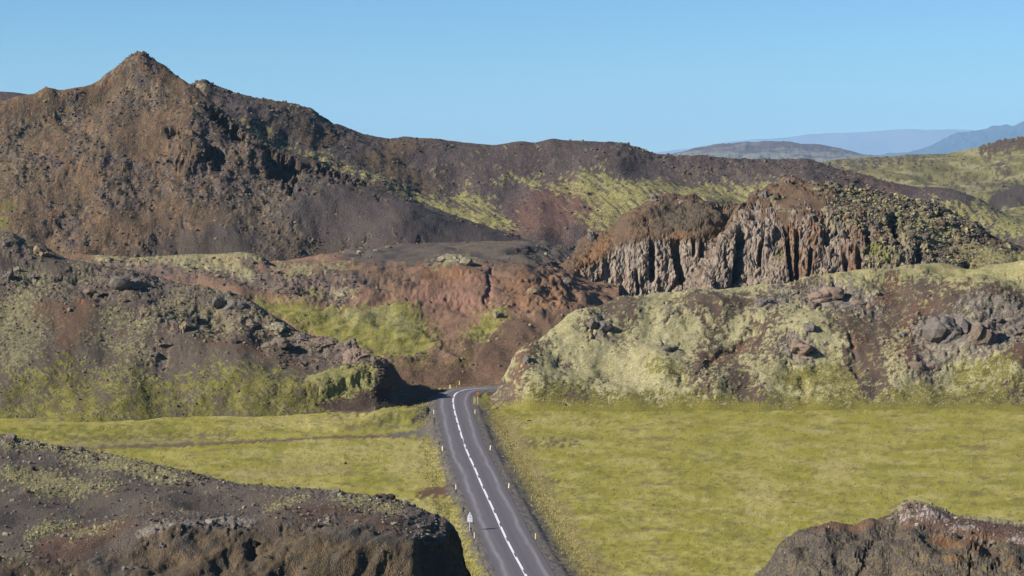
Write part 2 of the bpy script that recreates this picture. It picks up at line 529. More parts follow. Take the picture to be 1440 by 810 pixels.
rocky = np.clip(p.stroke([[(255, 130, 26), (330, 150, 30), (400, 165, 32), (480, 205, 34), (540, 235, 34), (600, 262, 18)], [(560, 198, 8), (640, 206, 5)], [(860, 206, 8), (1000, 230, 12), (1140, 238, 14), (1240, 262, 12)]], 6, 20) + 0.15, 0, 1)
p.displace(p.cf * p.n('soft', 120, 160, 1) * 2.5 + p.cf * p.n('soft', 30, 200, 2) * 0.4 + p.n('mid2', 45, 45, 3) * 0.15)
blk = samp('cell', p.s / 9, p.t / 9) * 1.4 - 0.5 + np.minimum(p.n('crack', 9, 9, 0), 0.25) * 3
p.displace(rocky * (p.n('ridge', 24, 24, 4) * 0.4 + blk * 0.15 + p.n('rough', 8, 8, 5) * 0.05) + p.n('rough', 9, 9, 6) * 0.02)
f1 = p.n('mid', 60, 60, 7); st = p.pn('rough', 60, 9, 1.15, 8); st2 = p.pn('rough2', 46, 7, 0.75, 9)
c = base2(p, srgb(80, 69, 73), srgb(95, 81, 82), st)
brown = sst(0.25, 0.9, p.stroke([[(860, 300, 20), (790, 290, 40), (760, 310, 40), (730, 320, 24)], [(830, 270, 12), (870, 310, 16)], [(1180, 245, 8), (1260, 268, 8)]], 10, 30) + 0.25 * st)
c = mix(c, srgb(116, 82, 75), brown * 0.9)
c = mix(c, srgb(88, 66, 60), sst(0.9, 1.7, p.pn('ridge', 130, 22, 1.05, 3)) * brown * 0.8)
c = mix(c, srgb(104, 82, 64), rocky * sst(-0.6, 0.8, f1) * sst(700, 560, p.px))
c = mix(c, srgb(96, 88, 82), rocky * sst(0.3, 1.2, p.n('rough', 12, 12, 11)) * 0.7)
moss = p.stroke([[(640, 268, 8), (672, 282, 14), (690, 300, 12), (705, 318, 10)], [(520, 250, 6), (560, 268, 8), (610, 290, 12), (660, 306, 14), (715, 322, 8)], (612, 230, 6), (658, 250, 5),
                 (750, 245, 13), (700, 248, 6), (715, 238, 6), [(780, 262, 8), (820, 262, 14), (850, 276, 12)], [(800, 245, 7), (845, 250, 12), (870, 262, 10)], [(845, 300, 14), (880, 308, 16), (905, 318, 10)], [(870, 264, 10), (920, 264, 16), (985, 268, 20), (1040, 268, 20), (1090, 268, 10)],
                 [(900, 280, 16), (850, 292, 14)], [(900, 300, 14), (860, 318, 9)], (1070, 258, 8), [(1085, 268, 9), (1100, 262, 6)],
                 [(1340, 300, 7), (1380, 300, 14), (1420, 312, 14), (1450, 320, 16)], [(1300, 285, 5), (1340, 295, 5)], [(330, 165, 5), (400, 200, 7), (470, 230, 8), (560, 268, 6)], (283, 120, 6), [(800, 262, 10), (830, 282, 8)],
                 [(810, 305, 5), (850, 330, 6)]], 7, 20, 31, 0.8)
mm = sst(0.46, 0.62, moss * 0.92 + 0.26 * p.pn('rough', 90, 11, 0.72, 12) + 0.10 * p.pn('rough2', 26, 7, 0.62, 13) - 0.12)
c = mix(c, base2(p, srgb(160, 160, 102), srgb(138, 138, 76), p.pn('rough', 9, 6, 0.6, 4)), mm)
c = mix(c, srgb(120, 114, 84), 0.55 * sst(0.75, 1.5, p.pn('rough', 16, 7, 0.6, 14) + 0.6 * (moss > 0.05)) * (1 - mm))
p.displace(mm * (0.25 + 0.06 * p.n('mid', 8, 8, 8)))
ridge_patch = p
p.finish('ridge', c, M_FAR, kind='structure', label='long dark ridge of lava scree streaked with pale moss behind the valley')
scatter('ridge_stones', p, rocky + 0.03 + 0.2 * brown * (p.py > 300), 2400, (0.4, 1.3), [srgb(92, 84, 80), srgb(110, 96, 84), srgb(80, 72, 72), srgb(120, 112, 92)], M_ROCKS, 4, label='loose stones strewn over the long dark ridge')

# ------------------------------------------------------------------ pointed mountain on the left
p = Patch([[(-260, 420, 790), (0, 400, 800), (300, 398, 810), (500, 395, 815), (640, 375, 825), (770, 355, 860), (830, 353, 900)],
           [(-260, 330, 850), (0, 335, 860), (200, 338, 868), (350, 335, 868), (450, 335, 880), (560, 332, 888), (660, 335, 892), (770, 347, 900), (830, 350, 955)],
           [(-260, 230, 930), (0, 235, 945), (200, 225, 965), (300, 240, 955), (420, 270, 940), (520, 290, 938), (620, 312, 936), (700, 331, 928), (770, 345, 920), (830, 349, 960)],
           [(-260, 180, 980), (0, 182, 1000), (100, 165, 1020), (195, 140, 1040), (280, 165, 1025), (350, 200, 1005), (440, 236, 990), (530, 268, 978), (620, 302, 962), (700, 328, 945), (770, 344, 950), (830, 348, 962)],
           [(-260, 190, 1000), (-100, 160, 1020), (0, 143, 1040), (50, 131, 1045), (62, 124, 1046), (72, 123, 1046), (85, 126, 1048), (100, 122, 1050), (130, 119, 1060), (142, 112, 1065), (152, 101, 1072), (166, 90, 1076), (178, 81, 1079), (188, 75, 1080), (195, 73.5, 1080), (203, 76, 1080), (214, 83, 1079), (228, 90, 1078), (238, 98, 1076), (250, 107, 1072), (265, 117, 1066), (280, 128, 1060), (296, 142, 1052), (320, 162, 1045), (345, 183, 1035), (380, 205, 1025), (430, 222, 1015), (470, 238, 1005), (520, 258, 995), (560, 274, 990), (620, 297, 975), (680, 318, 965), (740, 337, 958), (770, 343, 955), (830, 348, 965)],
           [(-260, 260, 1150), (0, 230, 1150), (195, 200, 1180), (300, 230, 1150), (440, 280, 1090), (600, 330, 1030), (740, 350, 990), (830, 352, 990)]], -140, 830, 1.6, 1.35, step=1.4, squeeze=0.75)
W = p.wobble(8, 30, 3)
scree = sst(0.25, 0.8, p.stroke([[(410, 300, 20), (470, 305, 34), (560, 318, 30), (650, 330, 22), (760, 345, 14)], [(340, 345, 30), (250, 345, 22)], (430, 272, 18)], 12, 40, 3, 0.7) + 0.14 * p.n('mid', 30))
rock = np.clip(sst(0.1, 1.2, p.n('mid', 55, 80, 2) + 0.5 * p.n('rough', 20, 30, 3)) + p.stroke([(197, 92, 26), [(280, 150, 16), (330, 200, 26), (400, 240, 22)], [(300, 190, 20), (290, 260, 26), (340, 262, 30)], [(100, 180, 12), (120, 210, 22)], (78, 235, 20), [(150, 290, 18), (220, 265, 16)], [(350, 240, 20), (400, 260, 16)], [(400, 300, 14), (350, 250, 30)]], 8, 24), 0, 1) * (1 - scree)
p.displace(p.cf * (p.n('soft', 150, 220, 5) * 1.6 + p.n('soft', 46, 120, 6) * 0.8) + (1 - scree) * p.n('mid2', 38, 60, 3) * 0.3)
# the buttress on the lower right with its hollow; trenches shaped to fall into shadow
p.displace(6.0 * p.blob(268, 225, 24, 22, 0.5, 3) - 3.5 * p.blob(302, 226, 14, 12, 0.2, 3, soft=0.3) - 9 * p.blob(322, 178, 34, 8, 0.72, 3, soft=0.3) - 8 * p.blob(395, 222, 34, 7, 0.45, 3, soft=0.3) - 7 * p.blob(470, 246, 42, 5, 0.32, 3, soft=0.3) - 8 * p.blob(400, 246, 20, 10, 0.3, 3, soft=0.3) - 5 * p.blob(245, 196, 10, 6, 0.3, 3) - 5 * p.blob(410, 268, 10, 6, 0.3, 3) + 5 * p.blob(352, 222, 22, 9, 0.5, 3))
s1 = samp('cell', p.s / 7 + 3, p.t / 8 + 5) * 1.6 - 0.8
ck = -np.exp(-(samp('crack', p.s / 7 + 3, p.t / 8 + 5) / 0.12) ** 2)
p.displace(rock * ((p.n('ridge', 20, 30, 8) + 0.2) * 0.4 + s1 * 0.25 + ck * 0.2 + p.n('rough', 6, 9, 9) * 0.05) + (1 - scree) * p.n('mid', 14, 20, 10) * 0.10 + p.n('rough2', 6, 6, 12) * 0.015)
f = p.n('mid', 50, 90, 13); fr = p.n('rough', 14, 22, 14)
c = base2(p, srgb(114, 89, 68), srgb(92, 75, 63), 0.6 * f + 0.6 * fr)
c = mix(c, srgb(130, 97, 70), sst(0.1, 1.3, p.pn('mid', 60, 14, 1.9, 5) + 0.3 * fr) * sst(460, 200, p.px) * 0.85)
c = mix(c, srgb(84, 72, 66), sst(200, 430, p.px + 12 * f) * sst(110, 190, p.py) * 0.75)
c = mix(c, srgb(92, 84, 84), sst(0.35, 1.0, rock + 0.3 * fr - 0.25) * 0.75)
li = sst(0.8, 1.5, p.pn('rough', 22, 7, 2.2, 6) + 0.8 * p.stroke([[(20, 200, 22), (70, 165, 18), (110, 150, 10)], [(20, 230, 40), (60, 290, 10)], [(150, 130, 8), (250, 125, 8)], [(130, 205, 6), (160, 160, 6)], [(440, 265, 20), (330, 300, 14)], (8, 285, 22), [(230, 120, 5), (250, 125, 5)], [(110, 225, 6), (135, 200, 5)], [(30, 330, 16), (0, 340, 16)], [(400, 330, 30), (440, 300, 20)]], 8, 20, 41) + 0.0)
c = mix(c, srgb(140, 130, 100), li * 0.6)
c = mix(c, srgb(112, 116, 44), sst(0.5, 0.8, p.stroke([(12, 294, 9), (4, 318, 10)], 4, 12)) * 0.7)
c = mix(c, base2(p, srgb(80, 71, 72), srgb(92, 82, 78), p.pn('rough', 60, 18, 0.5, 7)), scree * 0.9)
c = mix(c, srgb(112, 106, 98), sst(0.4, 0.9, p.stroke([[(560, 290, 8), (600, 300, 12), (610, 315, 8)]], 8, 18) + 0.1 * fr) * 0.5)
c = mix(c, srgb(86, 74, 62), sst(0.2, 0.9, p.stroke([[(220, 352, 18), (330, 352, 22), (420, 352, 24), (500, 345, 14)]], 8, 22)) * 0.6)
mountain_patch = p
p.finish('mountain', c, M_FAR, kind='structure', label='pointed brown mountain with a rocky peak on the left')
scatter('mountain_stones', p, rock + 0.12 * (1 - scree) + 0.3 * sst(300, 420, p.px) * sst(270, 310, p.py) * (1 - scree) + 0.01, 5500, (0.35, 1.15), [srgb(98, 88, 84), srgb(116, 92, 70), srgb(126, 96, 68), srgb(84, 76, 76), srgb(124, 114, 94)], M_ROCKS, 5, label='loose stones strewn over the pointed brown mountain', power=2.4)
# ------------------------------------------------------------------ cliffs on the right
def cliff_relief(p, mask, wid, amp, seed, tall=40):
    """vertical ribs and clefts in a rock wall"""
    a = p.s / wid + 0.6 * p.n('mid', 26, 34, seed) + 0.012 * (p.t - p.t.mean()) * samp('soft', p.s / 60, p.t * 0 + seed) + seed
    col = samp('cell', a, p.t / tall + seed * 1.3)
    ck = samp('crack', a, p.t / tall + seed * 1.3)
    D = (col - 0.5) * amp * 0.8 - np.exp(-(ck / 0.09) ** 2) * amp * 0.45 + samp('soft', p.s / (wid * 1.6) + seed, p.t / (tall * 1.2)) * amp * 0.18
    fine = samp('cell', p.s / 2.6 + seed + 0.3 * p.n('mid', 8, 12, seed), p.t / 6) * 0.32 - np.exp(-(samp('crack', p.s / 2.6 + seed + 0.3 * p.n('mid', 8, 12, seed), p.t / 9) / 0.14) ** 2) * 0.3 + p.n('rough', 4, 8, seed) * 0.03
    joint = -np.exp(-(samp('crack', p.s / 16 + 0.3 * p.n('mid', 12, 12, seed), p.t / 5 + 0.4 * p.n('mid', 16, 10, seed + 1)) / 0.10) ** 2) * 0.45
    block = (samp('cell', p.s / 5 + 0.3 * p.n('mid', 9, 9, seed), p.t / 6) - 0.5) * 1.0
    return mask * (D + fine + joint + block)


def cleft(p, x, y0, y1, w, depth, lean=0.0):
    """a deep shaded cleft: the ground steps back beyond its left edge"""
    xx = p.px - x - lean * (p.py - y0)
    prof = np.where(xx < 0, sst(-2.0, 0, xx), 1 - sst(w * 0.55, w, xx))
    return -depth * prof * sst(y0 - 5, y0 + 6, p.py) * (1 - sst(y1 - 10, y1 + 8, p.py))


# left wall with the bare brown dome
p = Patch([[(770, 470, 694), (900, 470, 694), (1100, 460, 694)],
           [(770, 425, 696), (800, 410, 696), (850, 422, 698), (900, 420, 700), (1000, 415, 702), (1100, 410, 702)],
           [(770, 405, 699), (800, 378, 701), (830, 372, 704), (860, 352, 708), (880, 340, 709), (905, 337, 709), (950, 334, 710), (990, 334, 710), (1005, 337, 712), (1030, 350, 714), (1100, 360, 714)],
           [(770, 402, 704), (800, 366, 710), (830, 335, 722), (860, 325, 727), (890, 300, 732), (920, 287, 734), (985, 288, 734), (1020, 296, 732), (1100, 330, 732)],
           [(770, 400, 712), (798, 362, 716), (818, 338, 738), (838, 326, 742), (860, 322, 747), (880, 301, 749), (900, 289, 750), (915, 279, 752), (925, 277, 752), (940, 277.5, 752), (955, 281, 752), (975, 279, 752), (990, 282, 752), (1010, 285, 752), (1035, 290, 752), (1060, 300, 752), (1100, 315, 752)],
           [(770, 420, 752), (860, 350, 802), (1000, 320, 802), (1100, 335, 802)]], 770, 1100, 1.3, 1.2, step=0.8)
wall = sst(0.35, 0.65, p.stroke([[(790, 398, 14), (830, 395, 24), (880, 385, 44), (930, 380, 46), (980, 378, 42), (1015, 380, 34)]], 5, 14, soft=0.3)) * sst(-4, 6, p.py - np.interp(p.px, [770, 800, 830, 860, 880, 905, 950, 1005, 1030], [410, 380, 374, 354, 341, 338, 335, 338, 352]) + 3 * p.pn('rough', 10, 10))
p.displace(p.n('soft', 30, 40, 1) * 0.8 * (1 - wall))
D = cliff_relief(p, wall, 4.6, 1.8, 2)
D += wall * (cleft(p, 914, 340, 392, 9, 5.0, 0.02) + cleft(p, 944, 338, 397, 14, 7.0, 0.16) + cleft(p, 974, 334, 358, 5, 3.5, 0.0) + cleft(p, 986, 338, 362, 7, 4, -0.05) + cleft(p, 893, 380, 415, 5, 2.5, 0.1) + cleft(p, 975, 380, 398, 5, 3, 0.05) + cleft(p, 1004, 365, 392, 6, 3, 0.0) + cleft(p, 960, 375, 410, 4, 2.5, 0.05))
p.displace(D)
p.displace(0.25 * p.n('mid', 7, 7, 9) * (1 - wall) + 0.05 * p.n('rough', 3, 3, 8) * (1 - wall))
p.displace(-2.5 * p.blob(1014, 292, 11, 7, 0.2, 2) - 1.5 * p.blob(1025, 309, 7, 5, 0, 2) - 2.0 * p.blob(793, 388, 5, 7, 0.2, 2))
cr = sst(0.5, 1.0, p.stroke([[(992, 288, 1.2), (985, 300, 1.2), (972, 307, 1.2), (964, 316, 1.2)], [(960, 323, 1.2), (972, 326, 1.2), (986, 325, 1.2), (990, 318, 1.2)], [(900, 314, 1.0), (900, 332, 1.1)], [(913, 312, 1.0), (913, 333, 1.1)]], 1.5, 8, soft=0.4))
p.displace(-0.5 * cr)
fr = p.n('rough', 5, 5, 4)
c = base2(p, srgb(118, 92, 70), srgb(104, 84, 68), p.n('mid', 14, 14, 3))
c = mix(c, srgb(92, 82, 68), 0.8 * sst(0.3, 0.9, p.stroke([[(930, 312, 12), (980, 318, 14), (1015, 300, 14)], [(930, 295, 10), (990, 292, 8)]], 5, 20)))
c = mix(c, srgb(92, 76, 64), (0.8 * cr))
wc = base2(p, srgb(154, 140, 128), srgb(168, 148, 132), p.pn('rough', 10, 30, 0.0, 5))
wc = mix(wc, srgb(102, 92, 88), sst(0.2, 1.4, p.pn('mid2', 5, 24, 0.1, 6)))
wc = mix(wc, srgb(126, 92, 68), 0.7 * sst(0.6, 1.4, p.pn('mid', 12, 30, 0.05, 7)))
wc = mix(wc, srgb(170, 160, 148), 0.6 * sst(0.9, 1.6, p.pn('rough2', 6, 14, 0, 9)))
c = mix(c, wc, wall)
c = mix(c, srgb(136, 98, 66), 0.8 * sst(0.3, 0.8, p.stroke([[(850, 340, 10), (835, 370, 14), (800, 390, 6)], [(948, 334, 5), (960, 332, 5)], (1000, 350, 8)], 4, 12)) * (1 - 0.7 * wall))
c = mix(c, srgb(120, 118, 48), 0.8 * sst(0.3, 0.8, p.stroke([[(815, 405, 4), (836, 418, 8)]], 3, 9)))
cliff_left = p
p.finish('cliff', c, M_MID, smooth=False, kind='structure', label='grey rock wall of narrow clefts below a bare brown dome, left half of the cliffs')

# right massif
crest = [(985, 372, 688), (1000, 350, 692), (1012, 334, 696), (1022, 318, 702), (1032, 305, 710), (1042, 291, 716), (1056, 277, 724), (1068, 270, 730), (1080, 266, 734), (1092, 262, 738), (1100, 254, 740), (1104, 251.5, 740), (1112, 252, 740), (1122, 256, 740), (1135, 259, 740), (1147, 257, 740), (1160, 261, 740), (1180, 263, 740), (1200, 268, 740), (1230, 273, 738), (1245, 277, 738), (1270, 282, 736), (1300, 288, 734), (1322, 291, 732), (1332, 300, 730), (1350, 306, 728), (1368, 313, 726), (1390, 330, 720), (1412, 342, 715), (1440, 352, 710), (1500, 368, 700), (1700, 385, 690)]
p = Patch([[(960, 470, 658), (1300, 460, 658), (1700, 450, 650)],
           [(960, 430, 660), (1010, 422, 661), (1200, 408, 662), (1350, 392, 662), (1700, 400, 655)],
           [(960, 415, 666), (1000, 392, 666), (1010, 352, 672), (1020, 332, 678), (1050, 318, 684), (1090, 322, 684), (1130, 312, 686), (1180, 305, 688), (1240, 310, 688), (1300, 340, 682), (1360, 362, 676), (1440, 378, 670), (1700, 395, 662)],
           [(960, 405, 672), (1000, 370, 678), (1012, 340, 686), (1030, 315, 696), (1056, 290, 708), (1100, 272, 718), (1160, 278, 716), (1240, 292, 714), (1300, 312, 708), (1360, 335, 700), (1440, 362, 690), (1700, 390, 672)],
           [(960, 400, 678)] + crest,
           [(960, 420, 740), (1100, 300, 810), (1300, 330, 810), (1440, 380, 780), (1700, 400, 750)]], 960, 1560, 1.35, 1.2, step=0.8)
topl = np.interp(p.px, [985, 1005, 1015, 1040, 1060, 1085, 1100, 1115, 1130, 1160, 1185, 1230, 1260, 1300, 1330, 1400], [380, 345, 332, 304, 285, 292, 320, 308, 302, 300, 312, 305, 318, 345, 372, 400])
wall = sst(-5, 7, p.py - topl + 5 * p.pn('rough', 14, 14) + 9 * p.pn('mid', 26, 40, 0, 4)) * sst(1340, 1300, p.px)
rub = sst(0.2, 0.8, p.stroke([[(1190, 280, 22), (1220, 310, 34), (1260, 350, 40), (1320, 370, 34)], [(1160, 262, 8), (1300, 292, 14), (1370, 330, 14)]], 8, 24) + 0.2 * p.n('rough', 8))
p.displace(p.cf * p.n('soft', 40, 40, 1) * 1.0)
D = cliff_relief(p, np.clip(wall, 0, 1), 10.5, 2.6, 5, 34)
D += cleft(p, 1036, 326, 388, 14, 9.0, -0.06) + wall * (cleft(p, 1069, 345, 365, 5, 4, -0.1) + cleft(p, 1102, 312, 395, 7, 4.5, 0.13) + cleft(p, 1118, 320, 390, 6, 3.5, 0.03) + cleft(p, 1141, 345, 395, 5, 3, -0.12) + cleft(p, 1186, 355, 385, 8, 4.5, 0.1) + cleft(p, 1205, 350, 390, 6, 4, 0.0) + cleft(p, 1215, 322, 345, 8, 4, 0.15))
D += cleft(p, 1252, 305, 342, 12, 6, 0.2) * rub + cleft(p, 1288, 345, 372, 9, 4, 0.1) - 3 * p.blob(1358, 370, 8, 6, 0, 2) - 3 * p.blob(1165, 335, 8, 5, 0.2, 2) * wall
p.displace(D)
b1 = samp('cell', p.s / 3.4 + 1, p.t / 3.4 + 2)
b2 = samp('cell', p.s / 1.9 + 4, p.t / 1.9 + 7)
p.displace(rub * (1 - 0.5 * wall) * ((b1 - 0.5) * 0.9 + (b2 - 0.5) * 0.45 + p.n('ridge', 9, 9, 3) * 0.3 + p.n('rough', 3, 3, 4) * 0.03))
jag = sst(30, 4, p.py - p.py[p.crest_row][None, :]) * sst(990, 1030, p.px)
p.displace(jag * ((samp('cell', p.s / 4.5 + 0.3, p.t / 5 + 0.8) - 0.3) * 2.0 + (samp('cell', p.s / 1.8 + 0.3, p.t / 2 + 0.8) - 0.5) * 0.7))
p.displace(-2.2 * p.blob(1378, 337, 14, 5, 0.5, 3) - 2.0 * p.blob(1325, 302, 8, 4, 0.3, 3))
fr = p.n('rough', 6, 6, 8)
c = base2(p, srgb(122, 94, 72), srgb(106, 84, 68), 0.7 * p.n('mid', 12, 18, 3) + 0.4 * fr)
wc = base2(p, srgb(158, 138, 122), srgb(144, 124, 110), p.pn('rough', 12, 40, -0.1, 5))
wc = mix(wc, srgb(164, 144, 132), 0.8 * sst(0.4, 1.3, p.pn('mid2', 8, 34, 0.0, 6)))
wc = mix(wc, srgb(98, 88, 86), sst(0.5, 1.4, p.pn('mid', 7, 20, 0.1, 7) + 0.6 * sst(1120, 1240, p.px)))
wc = mix(wc, srgb(130, 92, 66), 0.8 * sst(0.2, 0.8, p.stroke([[(1110, 320, 10), (1120, 390, 8)], [(1150, 320, 8), (1135, 390, 9)], [(1205, 330, 12), (1200, 385, 8)], [(1248, 300, 10), (1240, 340, 14)]], 6, 16)))
c = mix(c, wc, wall)
rc = base2(p, srgb(104, 94, 86), srgb(88, 78, 74), p.n('rough', 4, 4, 9))
rc = mix(rc, srgb(122, 94, 74), 0.6 * sst(0.4, 1.2, p.n('mid', 12, 12, 10)))
c = mix(c, rc, rub * (1 - 0.6 * wall))
moss = p.stroke([[(1160, 264, 8), (1220, 280, 12), (1260, 300, 14), (1300, 318, 14), (1350, 340, 14), (1400, 358, 14), (1440, 368, 12)], [(1290, 300, 12), (1340, 325, 12), (1390, 350, 10), (1430, 362, 8)], [(1270, 330, 10), (1330, 352, 12), (1380, 366, 14), (1430, 374, 12)], (1240, 350, 14), [(1190, 290, 8), (1200, 310, 10)], (1170, 315, 8), [(1225, 362, 8), (1260, 360, 12)], [(1480, 372, 10), (1650, 388, 14)]], 8, 18, 21, 0.9)
mm = sst(0.42, 0.68, moss * 0.9 + 0.22 * p.n('rough', 5, 5, 11) + 0.12 * p.n('rough2', 2.4, 2.4, 12) - 0.1)
c = mix(c, base2(p, srgb(152, 150, 98), srgb(124, 124, 76), p.n('rough', 4, 4, 13)), mm)
c = mix(c, srgb(112, 116, 50), 0.8 * sst(0.4, 0.8, p.stroke([(1228, 350, 9), [(1095, 352, 5), (1098, 365, 4)], (1245, 365, 8)], 4, 10) + 0.15 * fr))
c = mix(c, srgb(160, 152, 120), 0.7 * sst(0.4, 0.8, p.stroke([[(1098, 296, 2.5), (1128, 299, 2)], [(1082, 278, 2), (1100, 290, 2)]], 3, 8)))
c = mix(c, srgb(96, 78, 64), 0.8 * sst(0.3, 0.8, p.stroke([[(1345, 312, 6), (1390, 340, 10), (1440, 350, 10)]], 4, 14)))
p.displace(mm * (0.2 + 0.06 * p.n('mid', 3, 3, 14)))
cliff_right = p
p.finish('cliff', c, M_MID, smooth=False, kind='structure', label='brown rocky crag with a ribbed cliff face and mossy right shoulder')
scatter('cliff_rubble', p, rub * (1 - 0.8 * wall) + 0.01, 4200, (0.3, 1.6), [srgb(104, 94, 88), srgb(88, 80, 78), srgb(140, 134, 104), srgb(118, 92, 74), srgb(152, 150, 104)], M_ROCKS, 6, label='loose mossy rubble over the right shoulder of the crag')

# ------------------------------------------------------------------ red terrace across the valley
p = Patch([[(40, 556, 500), (420, 556, 500), (560, 549, 512), (640, 541, 519), (700, 540, 520), (800, 545, 516), (870, 545, 516)],
           [(40, 530, 520), (420, 520, 527), (480, 508, 536), (545, 512, 534), (620, 516, 532), (700, 514, 533), (760, 500, 543), (820, 490, 545), (870, 520, 535)],
           [(40, 470, 560), (350, 470, 565), (430, 470, 575), (540, 496, 552), (600, 490, 556), (640, 480, 562), (700, 480, 560), (750, 462, 575), (800, 450, 585), (830, 470, 580), (870, 505, 560)],
           [(40, 420, 600), (340, 430, 595), (420, 444, 592), (500, 440, 598), (560, 446, 594), (600, 455, 590), (660, 452, 596), (710, 436, 606), (760, 428, 612), (810, 422, 620), (835, 445, 610), (870, 490, 590)],
           [(40, 392, 640), (300, 395, 636), (400, 412, 622), (480, 418, 618), (540, 416, 622), (620, 418, 624), (700, 412, 628), (740, 410, 636), (790, 426, 634), (830, 445, 630), (870, 470, 620)],
           [(40, 376, 664), (300, 378, 664), (420, 388, 655), (540, 392, 655), (600, 390, 658), (680, 390, 660), (740, 392, 660), (790, 412, 655), (830, 432, 650), (870, 455, 645)],
           [(40, 366, 680), (110, 358, 684), (150, 361, 684), (200, 363, 684), (240, 361, 684), (290, 359, 684), (340, 356.5, 684), (370, 362, 684), (378, 371, 680), (430, 374, 682), (500, 374, 684), (600, 374, 684), (640, 370, 686), (690, 377, 682), (740, 376, 684), (790, 396, 680), (830, 416, 678), (870, 440, 670)],
           [(40, 380, 780), (300, 370, 780), (380, 372, 780), (440, 362, 780), (500, 354, 800), (560, 350, 820), (660, 347, 830), (740, 348, 820), (790, 380, 740), (830, 405, 720), (870, 425, 700)],
           [(40, 400, 900), (380, 380, 950), (480, 356, 1040), (560, 344, 1120), (660, 339, 1160), (760, 338, 1150), (795, 350, 1050), (870, 380, 850)],
           [(40, 400, 1100), (380, 370, 1250), (560, 345, 1330), (760, 342, 1400), (870, 370, 1000)]], 40, 870, 1.75, 1.4, crest=8, step=1.4, squeeze=0.72)
bluff = sst(0.3, 0.8, p.stroke([[(540, 400, 20), (620, 410, 30), (700, 405, 36), (770, 405, 34), (800, 410, 24)], [(400, 405, 12), (480, 412, 14)]], 8, 24))
dunerk = sst(0.35, 0.8, p.stroke([[(130, 375, 12), (220, 378, 14), (300, 378, 14), (360, 392, 14), (420, 402, 14), (480, 420, 12)], [(340, 368, 6), (370, 364, 6)], [(440, 392, 8), (520, 398, 8)]], 8, 20) + 0.15 * p.n('rough', 6))
p.displace(p.n('soft', 26, 26, 1) * 0.35 + p.n('mid', 9, 9, 2) * 0.03)
p.displace(bluff * (samp('ridge', p.s / 14 + 0.3 * p.n('mid', 20), p.t / 40) * 0.22 + p.n('mid', 5, 6, 3) * 0.05 + (samp('cell', p.s / 6 + 0.2 * p.n('mid', 6), p.t / 7) - 0.5) * 0.10) + dunerk * ((samp('cell', p.s / 3 + 3 + 0.2 * p.n('mid', 6), p.t / 5 + 1) - 0.5) * 0.5 + p.n('ridge', 8, 8, 5) * 0.18))
p.displace(-1.0 * p.stroke([[(692, 374, 2), (686, 385, 2.5), (690, 400, 3), (684, 425, 3)]], 3, 30))
# hollow behind a dark lump, gully beside the moss slope
p.displace(-1.2 * p.blob(736, 354, 20, 4.5, 0.0, 1, 40) - 1.5 * p.blob(428, 408, 11, 6, 0, 1, 40) - 0.5 * p.stroke([[(592, 462, 3), (620, 480, 4), (650, 500, 5), (664, 510, 4)], [(700, 455, 4), (672, 480, 6), (655, 508, 6)]], 2, 40))
fr = p.n('rough', 4, 4, 6); fm = p.n('mid', 16, 16, 7)
c = base2(p, srgb(152, 116, 92), srgb(138, 104, 84), 0.7 * fm + 0.5 * fr)
c = mix(c, srgb(150, 110, 92), sst(0.2, 0.9, p.stroke([[(600, 418, 22), (680, 412, 22), (670, 425, 20)], [(440, 418, 14), (510, 425, 14)], (470, 410, 16)], 8, 24) + 0.2 * fr))
c = mix(c, srgb(146, 104, 74), 0.8 * sst(0.3, 0.9, p.stroke([[(600, 385, 12), (650, 382, 14)], [(740, 400, 30), (790, 410, 26)], (480, 380, 14)], 8, 24) + 0.15 * fm))
c = mix(c, srgb(106, 86, 70), sst(0.3, 0.9, p.stroke([[(430, 382, 9), (540, 384, 12), (570, 395, 10)], [(700, 372, 8), (760, 380, 8), (720, 385, 6)], [(540, 395, 12), (560, 400, 12)]], 8, 20) + 0.25 * fr) * 0.75)
lowred = sst(0.3, 0.8, p.stroke([[(560, 530, 22), (640, 530, 26), (720, 520, 34), (740, 480, 24)], [(670, 500, 26), (740, 470, 30), (800, 450, 20)]], 8, 24))
c = mix(c, base2(p, srgb(124, 92, 74), srgb(106, 82, 68), 0.8 * fr), lowred)
c = mix(c, srgb(92, 84, 58), lowred * 0.5 * sst(0.3, 1.2, p.n('rough2', 9, 9, 8) + 0.3 * sst(520, 470, p.py)))
plateau = sst(-3, 4, 372 - p.py - 4 * p.pn('rough', 30, 20)) * sst(455, 500, p.px + (360 - p.py) * 3)
c = mix(c, base2(p, srgb(98, 88, 82), srgb(110, 96, 84), p.pn('mid', 50, 6, -0.05, 9)), plateau)
c = mix(c, srgb(124, 104, 86), plateau * 0.6 * sst(0.4, 0.9, p.stroke([[(720, 342, 8), (650, 350, 5)], (690, 340, 10)], 6, 20)))
c = mix(c, srgb(72, 66, 60), sst(0.5, 0.9, p.stroke([[(715, 356, 4), (735, 352, 5), (755, 351, 3)]], 4, 8)))  # dark of the shadowed hollow by the lump, painted in
gl = base2(p, srgb(106, 96, 92), srgb(128, 108, 100), p.n('mid2', 7, 7, 10))
c = mix(c, gl, dunerk * 0.85)
pale = sst(0.4, 0.75, p.stroke([[(130, 362, 4), (200, 366, 5), (260, 362, 5), (340, 360, 6), (368, 362, 4)], [(250, 372, 6), (330, 376, 8), (350, 388, 8)], [(380, 377, 4), (430, 377, 4.5), (490, 374, 4)], [(400, 388, 4), (430, 382, 3)], [(470, 412, 5), (500, 412, 4)], [(610, 372, 4), (640, 364, 6), (665, 366, 4)]], 5, 16, 51, 0.9) + 0.16 * p.n('rough', 4, 4, 12) + 0.08 * p.n('fine', 2, 2, 13))
c = mix(c, base2(p, srgb(164, 160, 112), srgb(146, 142, 102), fr), pale)
